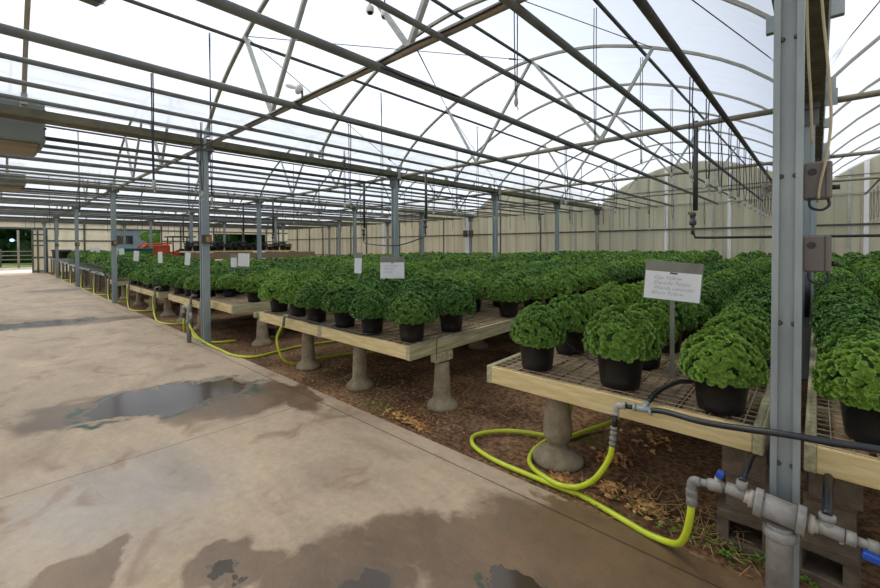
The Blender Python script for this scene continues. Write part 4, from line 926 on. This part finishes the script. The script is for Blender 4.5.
scatter('curled_leaves', 'leaf_tan', 230, [(-2.78, 2.53, .12, .03), (-2.62, 2.52, .08, .02), (-1.12, 3.1, .05, .04), (-1.24, 2.56, .04, .02), (-.98, 2.70, .05, .04), (-.72, 2.62, .06, .04), (-1.0, 3.6, .1, .1)], dry2, 'curled light tan leaves gathered by the concrete edge and pedestal', 'leaf litter')
def straw(b, x, y):
    a = random.uniform(0, 6.28); l = random.uniform(.03, .14); z = random.uniform(.01, .04); b.bar((x, y, z), (x + l * math.cos(a), y + l * math.sin(a), z + random.uniform(-.0, .05)), .003, .002)
scatter('straw', 'straw', 420, [(-.62, 2.72, .14, .1), (-.4, 2.6, .1, .06), (-2.9, 3.2, .5, .4), (-4.5, 3.2, .8, .4), (-1.3, 3.6, .5, .4)], straw, 'dead straw stems lying on the soil under the benches', 'straw')
def weed(b, x, y):
    h = random.uniform(.01, .04); 
    for q in range(4):
        a = random.uniform(0, 6.28); s = random.uniform(.006, .014); c = Vector((x, y, h)); d = Vector((math.cos(a), math.sin(a), .5)) * s * 1.6; e = Vector((-math.sin(a), math.cos(a), 0)) * s * .5
        b.add([c, c + d * .5 + e, c + d, c + d * .5 - e], [(0, 1, 2, 3)])
scatter('weeds', 'weed', 300, [(-.55, 2.56, .22, .05), (-.3, 2.55, .12, .04), (-3.15, 2.56, .12, .05), (-6.9, 3.9, .5, .4), (-8, 4, .6, .4), (-.05, 2.6, .1, .05)], weed, 'small green weeds and moss tufts on the soil edge', 'weeds')
t = thing('clover_sprig', 'small bright clover sprig on the soil left of the standpipe', 'weed', (-.33, 2.5, 0))
b = MB()
for q in range(6):
    a = q * 1.05; c = Vector((.02 * math.cos(a), .02 * math.sin(a), .035)); b.tube([(0, 0, 0), tuple(c)], .001, 4); b.lathe([(.0005, 0), (.011, .002), (.0005, .004)], tuple(c), 8)
b.build('leaves', 'weed', t)

# ------------------------------------------------------------------ far left background
def tub(x, y, z, s, lab):
    b = MB(); b.lathe([(.38 * s, 0), (.42 * s, .05), (.46 * s, .45 * s), (.50 * s, .46 * s), (.50 * s, .52 * s), (.44 * s, .53 * s), (.3 * s, .5 * s)], (0, 0, 0), 16); o = b.build('black_tub', 'black_plastic'); o.location = (x, y, z); tag(o, lab, 'tub', 'black tubs at the far end')
tub(-35.7, 3.1, .94, 1.0, 'left large black tub on the farthest wire table'); tub(-34.5, 3.15, .94, .9, 'smaller right-hand black tub on the farthest wire table'); tub(-35.2, 4.3, .94, .8, 'black tub at the rear of the farthest wire table')
# green trailer box
t = thing('green_container', 'dark green open container standing behind the far plants', 'container', (-29.5, 5.75, .12)); t.scale = (1, .74, .97)
b = MB(); b.bbox(-.6, .6, -.85, 1.0, .45, 1.42, .02); b.build('body', 'green_paint', t)
b = MB(); b.bbox(-.65, .65, -.9, 1.05, 1.40, 1.47, .015); b.build('rim', 'green_paint', t)
for sx in (-.5, .5):
    for sy in (-.7, .8): b = MB(); b.box(sx - .05, sx + .05, sy - .05, sy + .05, 0, .46); b.build('leg', 'pipe_dark', t)
# orange tractor
t = thing('orange_tractor', 'orange tractor with loader parked beyond the plants at far left', 'tractor', (-31.0, 7.7, 0), .05); t.scale = (1.2, 1.15, 1.3)
def wheel(x, y, r, w):
    b = MB(); b.lathe([(r * .55, -w / 2), (r * .95, -w / 2), (r, -w * .3), (r, w * .3), (r * .95, w / 2), (r * .55, w / 2)], (x, y, r), 20, (1, 0, 0)); b.build('wheel', 'tyre', t)
    b = MB(); b.lathe([(.02, -w * .3), (r * .55, -w * .2), (r * .55, w * .2), (.02, w * .3)], (x, y, r), 16, (1, 0, 0)); b.build('wheel_hub', 'orange', t)
for sx in (-.6, .6): wheel(sx, .9, .55, .35); wheel(sx, -.7, .38, .26)
b = MB(); b.bbox(-.32, .32, -1.1, .1, .75, 1.35, .06); b.bbox(-.4, .4, .1, 1.3, .6, 1.0, .04); b.build('bonnet', 'orange', t)
for sx in (-.45, .45):
    for sy in (.2, 1.2): b = MB(); b.tube([(sx, sy, .95), (sx * .9, sy, 1.72)], .035, 6); b.build('roll_bar', 'pipe_dark', t)
b = MB(); b.bbox(-.55, .55, .05, 1.35, 1.72, 1.78, .02); b.build('canopy', 'tyre', t)
b = MB(); b.bbox(-.25, .25, .7, 1.1, 1.0, 1.15, .03); b.bbox(-.25, .25, 1.05, 1.15, 1.1, 1.5, .03); b.build('driver_seat', 'tyre', t)
for sx in (-.48, .48): b = MB(); b.tube([(sx, .1, 1.42), (sx, -1.0, 1.38), (sx, -1.6, .9)], .045, 6); b.build('loader_arm', 'orange', t)
b = MB(); b.bbox(-.7, .7, -2.0, -1.6, .45, .85, .03); b.build('loader_bucket', 'orange', t)
# timber staging with black pot stacks
t = thing('timber_staging', 'long low timber staging board carrying stacked black pots', 'staging', (-20.6, 5.6, 0))
b = MB(); b.bbox(0, .7, 0, 5.2, 1.36, 1.42, .01); b.build('top_board', 'wood_new', t)
b = MB(); b.bbox(.66, .70, 0, 6.2, 1.05, 1.34, .01); b.build('skirt_board', 'wood_old', t)
for y in (.2, 2.0, 3.8, 5.0): b = MB(); b.box(.1, .6, y, y + .1, 0, 1.36); b.build('leg', 'wood_old', t)
b = MB(); b.lathe([(.10, 0), (.13, .2), (.14, .2), (.14, .23)], (0, 0, 0), 12); 
for q in range(4): b.lathe([(.135, .24 + q * .035), (.14, .245 + q * .035), (.14, .265 + q * .035), (.135, .27 + q * .035)], (0, 0, 0), 12)
mps = b.mesh('pot_stack', 'black_plastic')
for k in range(15):
    o = add_obj('pot_stack', mps, None, (-20.25 + .04 * math.sin(k * 3), 5.85 + k * .33, 1.42)); o.scale = (1.25, 1.25, 1.0 + .15 * math.sin(k * 2.1)); tag(o, 'stack of black nursery pots on the timber staging, %s from the left' % ordn(k + 1), 'pot stack', 'stacked black pots')
# outside: trees, gate, building, road sign
def tree(x, y, h, r, s_, lab, m='tree_leaf', trunk=.18):
    t = thing('leafy_tree', lab, 'tree', (x, y, 0), 0, 'trees beyond the greenhouse'); rr = random.Random(s_)
    b = MB(); b.tube([(0, 0, 0), (.05, 0, h * .3), (-.05, .05, h * .6)], [trunk, trunk * .8, trunk * .4], 8); b.build('trunk', 'bark', t)
    b = MB(); blobs = [(rr.gauss(0, r * .45), rr.gauss(0, r * .45), h * .5 + rr.gauss(0, h * .2), r * rr.uniform(.35, .6)) for _ in range(16)]
    for bx, by, bz, br in blobs:
        b.lathe([(br * .05, -br * .75), (br * .6, -br * .5), (br * .78, 0), (br * .6, br * .5), (br * .05, br * .75)], (bx, by, bz), 9)
        for _ in range(260):
            d = Vector((rr.gauss(0, 1), rr.gauss(0, 1), rr.gauss(0, 1))).normalized(); p = Vector((bx, by, bz)) + d * br * rr.uniform(.5, 1.05); u = d.orthogonal().normalized(); u.rotate(Matrix.Rotation(rr.uniform(0, 6.28), 3, d)); w = d.cross(u); s = r * .075 * rr.uniform(.6, 1.2)
            b.add([p - u * s, p - w * s * .6, p + u * s, p + w * s * .6], [(0, 1, 2, 3)])
    b.build('crown', m, t)
tree(-66, -2, 9, 5, 1, 'dark leafy tree beyond the gate at far left, left one'); tree(-64, 4.5, 10, 5, 2, 'dark leafy tree beyond the gate, right one'); tree(-70, 12, 10, 6, 3, 'dark leafy tree seen behind the end wall')
tree(-72, 1.5, 11, 6, 4, 'tall dark tree between the others beyond the gate'); tree(-45, 10.5, 4.2, 1.3, 5, 'light green young tree seen through the end wall opening', 'shrub_leaf', .08)
tree(-58, 22, 9, 5, 6, 'dark tree seen through the far right opening in the end wall'); tree(-60, 30, 9, 6, 7, 'second dark tree behind the far right opening'); tree(-56, 16, 8, 4.5, 8, 'dark tree left of the far right opening')
t = thing('field_gate', 'pale pipe field gate across the drive outside', 'gate', (-50, -2, 0))
for z in (.25, .6, .95, 1.3): b = MB(); b.tube([(0, 0, z), (0, 5.5, z)], .035, 6); b.build('rail', 'white_steel', t)
for y in (0, 2.6, 5.5): b = MB(); b.tube([(0, y, 0), (0, y, 1.5)], .06, 6); b.build('upright', 'pipe_grey', t)
b = MB(); b.tube([(0, 0, .3), (0, 2.6, 1.3)], .03, 6); b.build('diagonal_brace', 'white_steel', t)
t = thing('drive_lamp_post', 'grey post with small blue-white light beside the drive outside', 'lamp post', (-47, 1.55, 0))
b = MB(); b.tube([(0, 0, 0), (0, 0, 3.0)], .07, 8); b.build('pole', 'white_steel', t)
m_, nt = newmat('blue_light'); out = N(nt, 'ShaderNodeOutputMaterial'); em = N(nt, 'ShaderNodeEmission'); em.inputs[0].default_value = (.3, .6, 1, 1); em.inputs[1].default_value = 3; L(nt, em.outputs[0], out.inputs[0])
b = MB(); b.lathe([(.02, 0), (.12, .03), (.14, .12), (.1, .2), (.02, .22)], (.05, -.35, 2.1), 10); b.build('light', 'blue_light', t)
b = MB(); b.tube([(0, 0, 2.2), (.05, -.35, 2.2)], .03, 6); b.build('arm', 'white_steel', t)
t = thing('outbuilding', 'pale blue-grey outbuilding seen through the end wall opening', 'building', (-52, 9, 0))
b = MB(); b.box(-4, 4, -3.5, 3.2, 0, 3.4); b.build('walls', 'bluegrey', t)
b = MB(); b.box(-4.4, 4.4, -3.8, 3.5, 3.4, 3.7); b.build('roof', 'pipe_grey', t)
b = MB(); b.box(4.0, 4.05, -1.6, .2, 1.9, 2.7); b.build('window', 'glass_dark', t)

# ------------------------------------------------------------------ light
wd = bpy.data.worlds.new('sky'); S.world = wd; wd.use_nodes = True; nt = wd.node_tree; nt.nodes.clear()
out = N(nt, 'ShaderNodeOutputWorld'); bg = N(nt, 'ShaderNodeBackground'); L(nt, bg.outputs[0], out.inputs[0])
tc = N(nt, 'ShaderNodeTexCoord'); no = N(nt, 'ShaderNodeTexNoise'); no.inputs['Scale'].default_value = 1.6; no.inputs['Detail'].default_value = 3; L(nt, tc.outputs['Generated'], no.inputs['Vector'])
cr = N(nt, 'ShaderNodeValToRGB'); e = cr.color_ramp.elements; e[0].position = .3; e[1].position = .7; e[0].color = (.76, .85, 1, 1); e[1].color = (.93, .96, 1, 1); L(nt, no.outputs['Fac'], cr.inputs[0])
dp = N(nt, 'ShaderNodeVectorMath', operation='DOT_PRODUCT'); L(nt, tc.outputs['Generated'], dp.inputs[0]); dp.inputs[1].default_value = (-.80, -.2, .56)   # hazy sky, brighter towards the sun
mr = N(nt, 'ShaderNodeMapRange'); mr.inputs[1].default_value = -.4; mr.inputs[2].default_value = 1; mr.inputs[3].default_value = .56; mr.inputs[4].default_value = .98; L(nt, dp.outputs['Value'], mr.inputs[0])
vm = N(nt, 'ShaderNodeVectorMath', operation='SCALE'); L(nt, cr.outputs[0], vm.inputs[0]); L(nt, mr.outputs[0], vm.inputs['Scale']); L(nt, vm.outputs[0], bg.inputs[0])
bg.inputs[1].default_value = 1.05
sd = bpy.data.lights.new('sun', 'SUN'); sd.energy = 2.9; sd.angle = math.radians(25); sd.color = (1, .91, .76)
so = bpy.data.objects.new('sun', sd); COL.objects.link(so)
d = Vector((-.62, -.05, .80)).normalized()      # towards the sun
so.rotation_euler = d.to_track_quat('Z', 'Y').to_euler()
vs_ = S.view_settings; S.display_settings.display_device = 'sRGB'; vs_.view_transform = 'Standard'; vs_.look = 'None'; vs_.gamma = 1; vs_.exposure = 0.16; vs_.use_curve_mapping = False
cy = S.cycles; cy.use_denoising = True; cy.max_bounces = 8; cy.diffuse_bounces = 4; cy.transparent_max_bounces = 24; cy.glossy_bounces = 3; cy.transmission_bounces = 4; cy.sample_clamp_indirect = 8
cy.use_adaptive_sampling = True
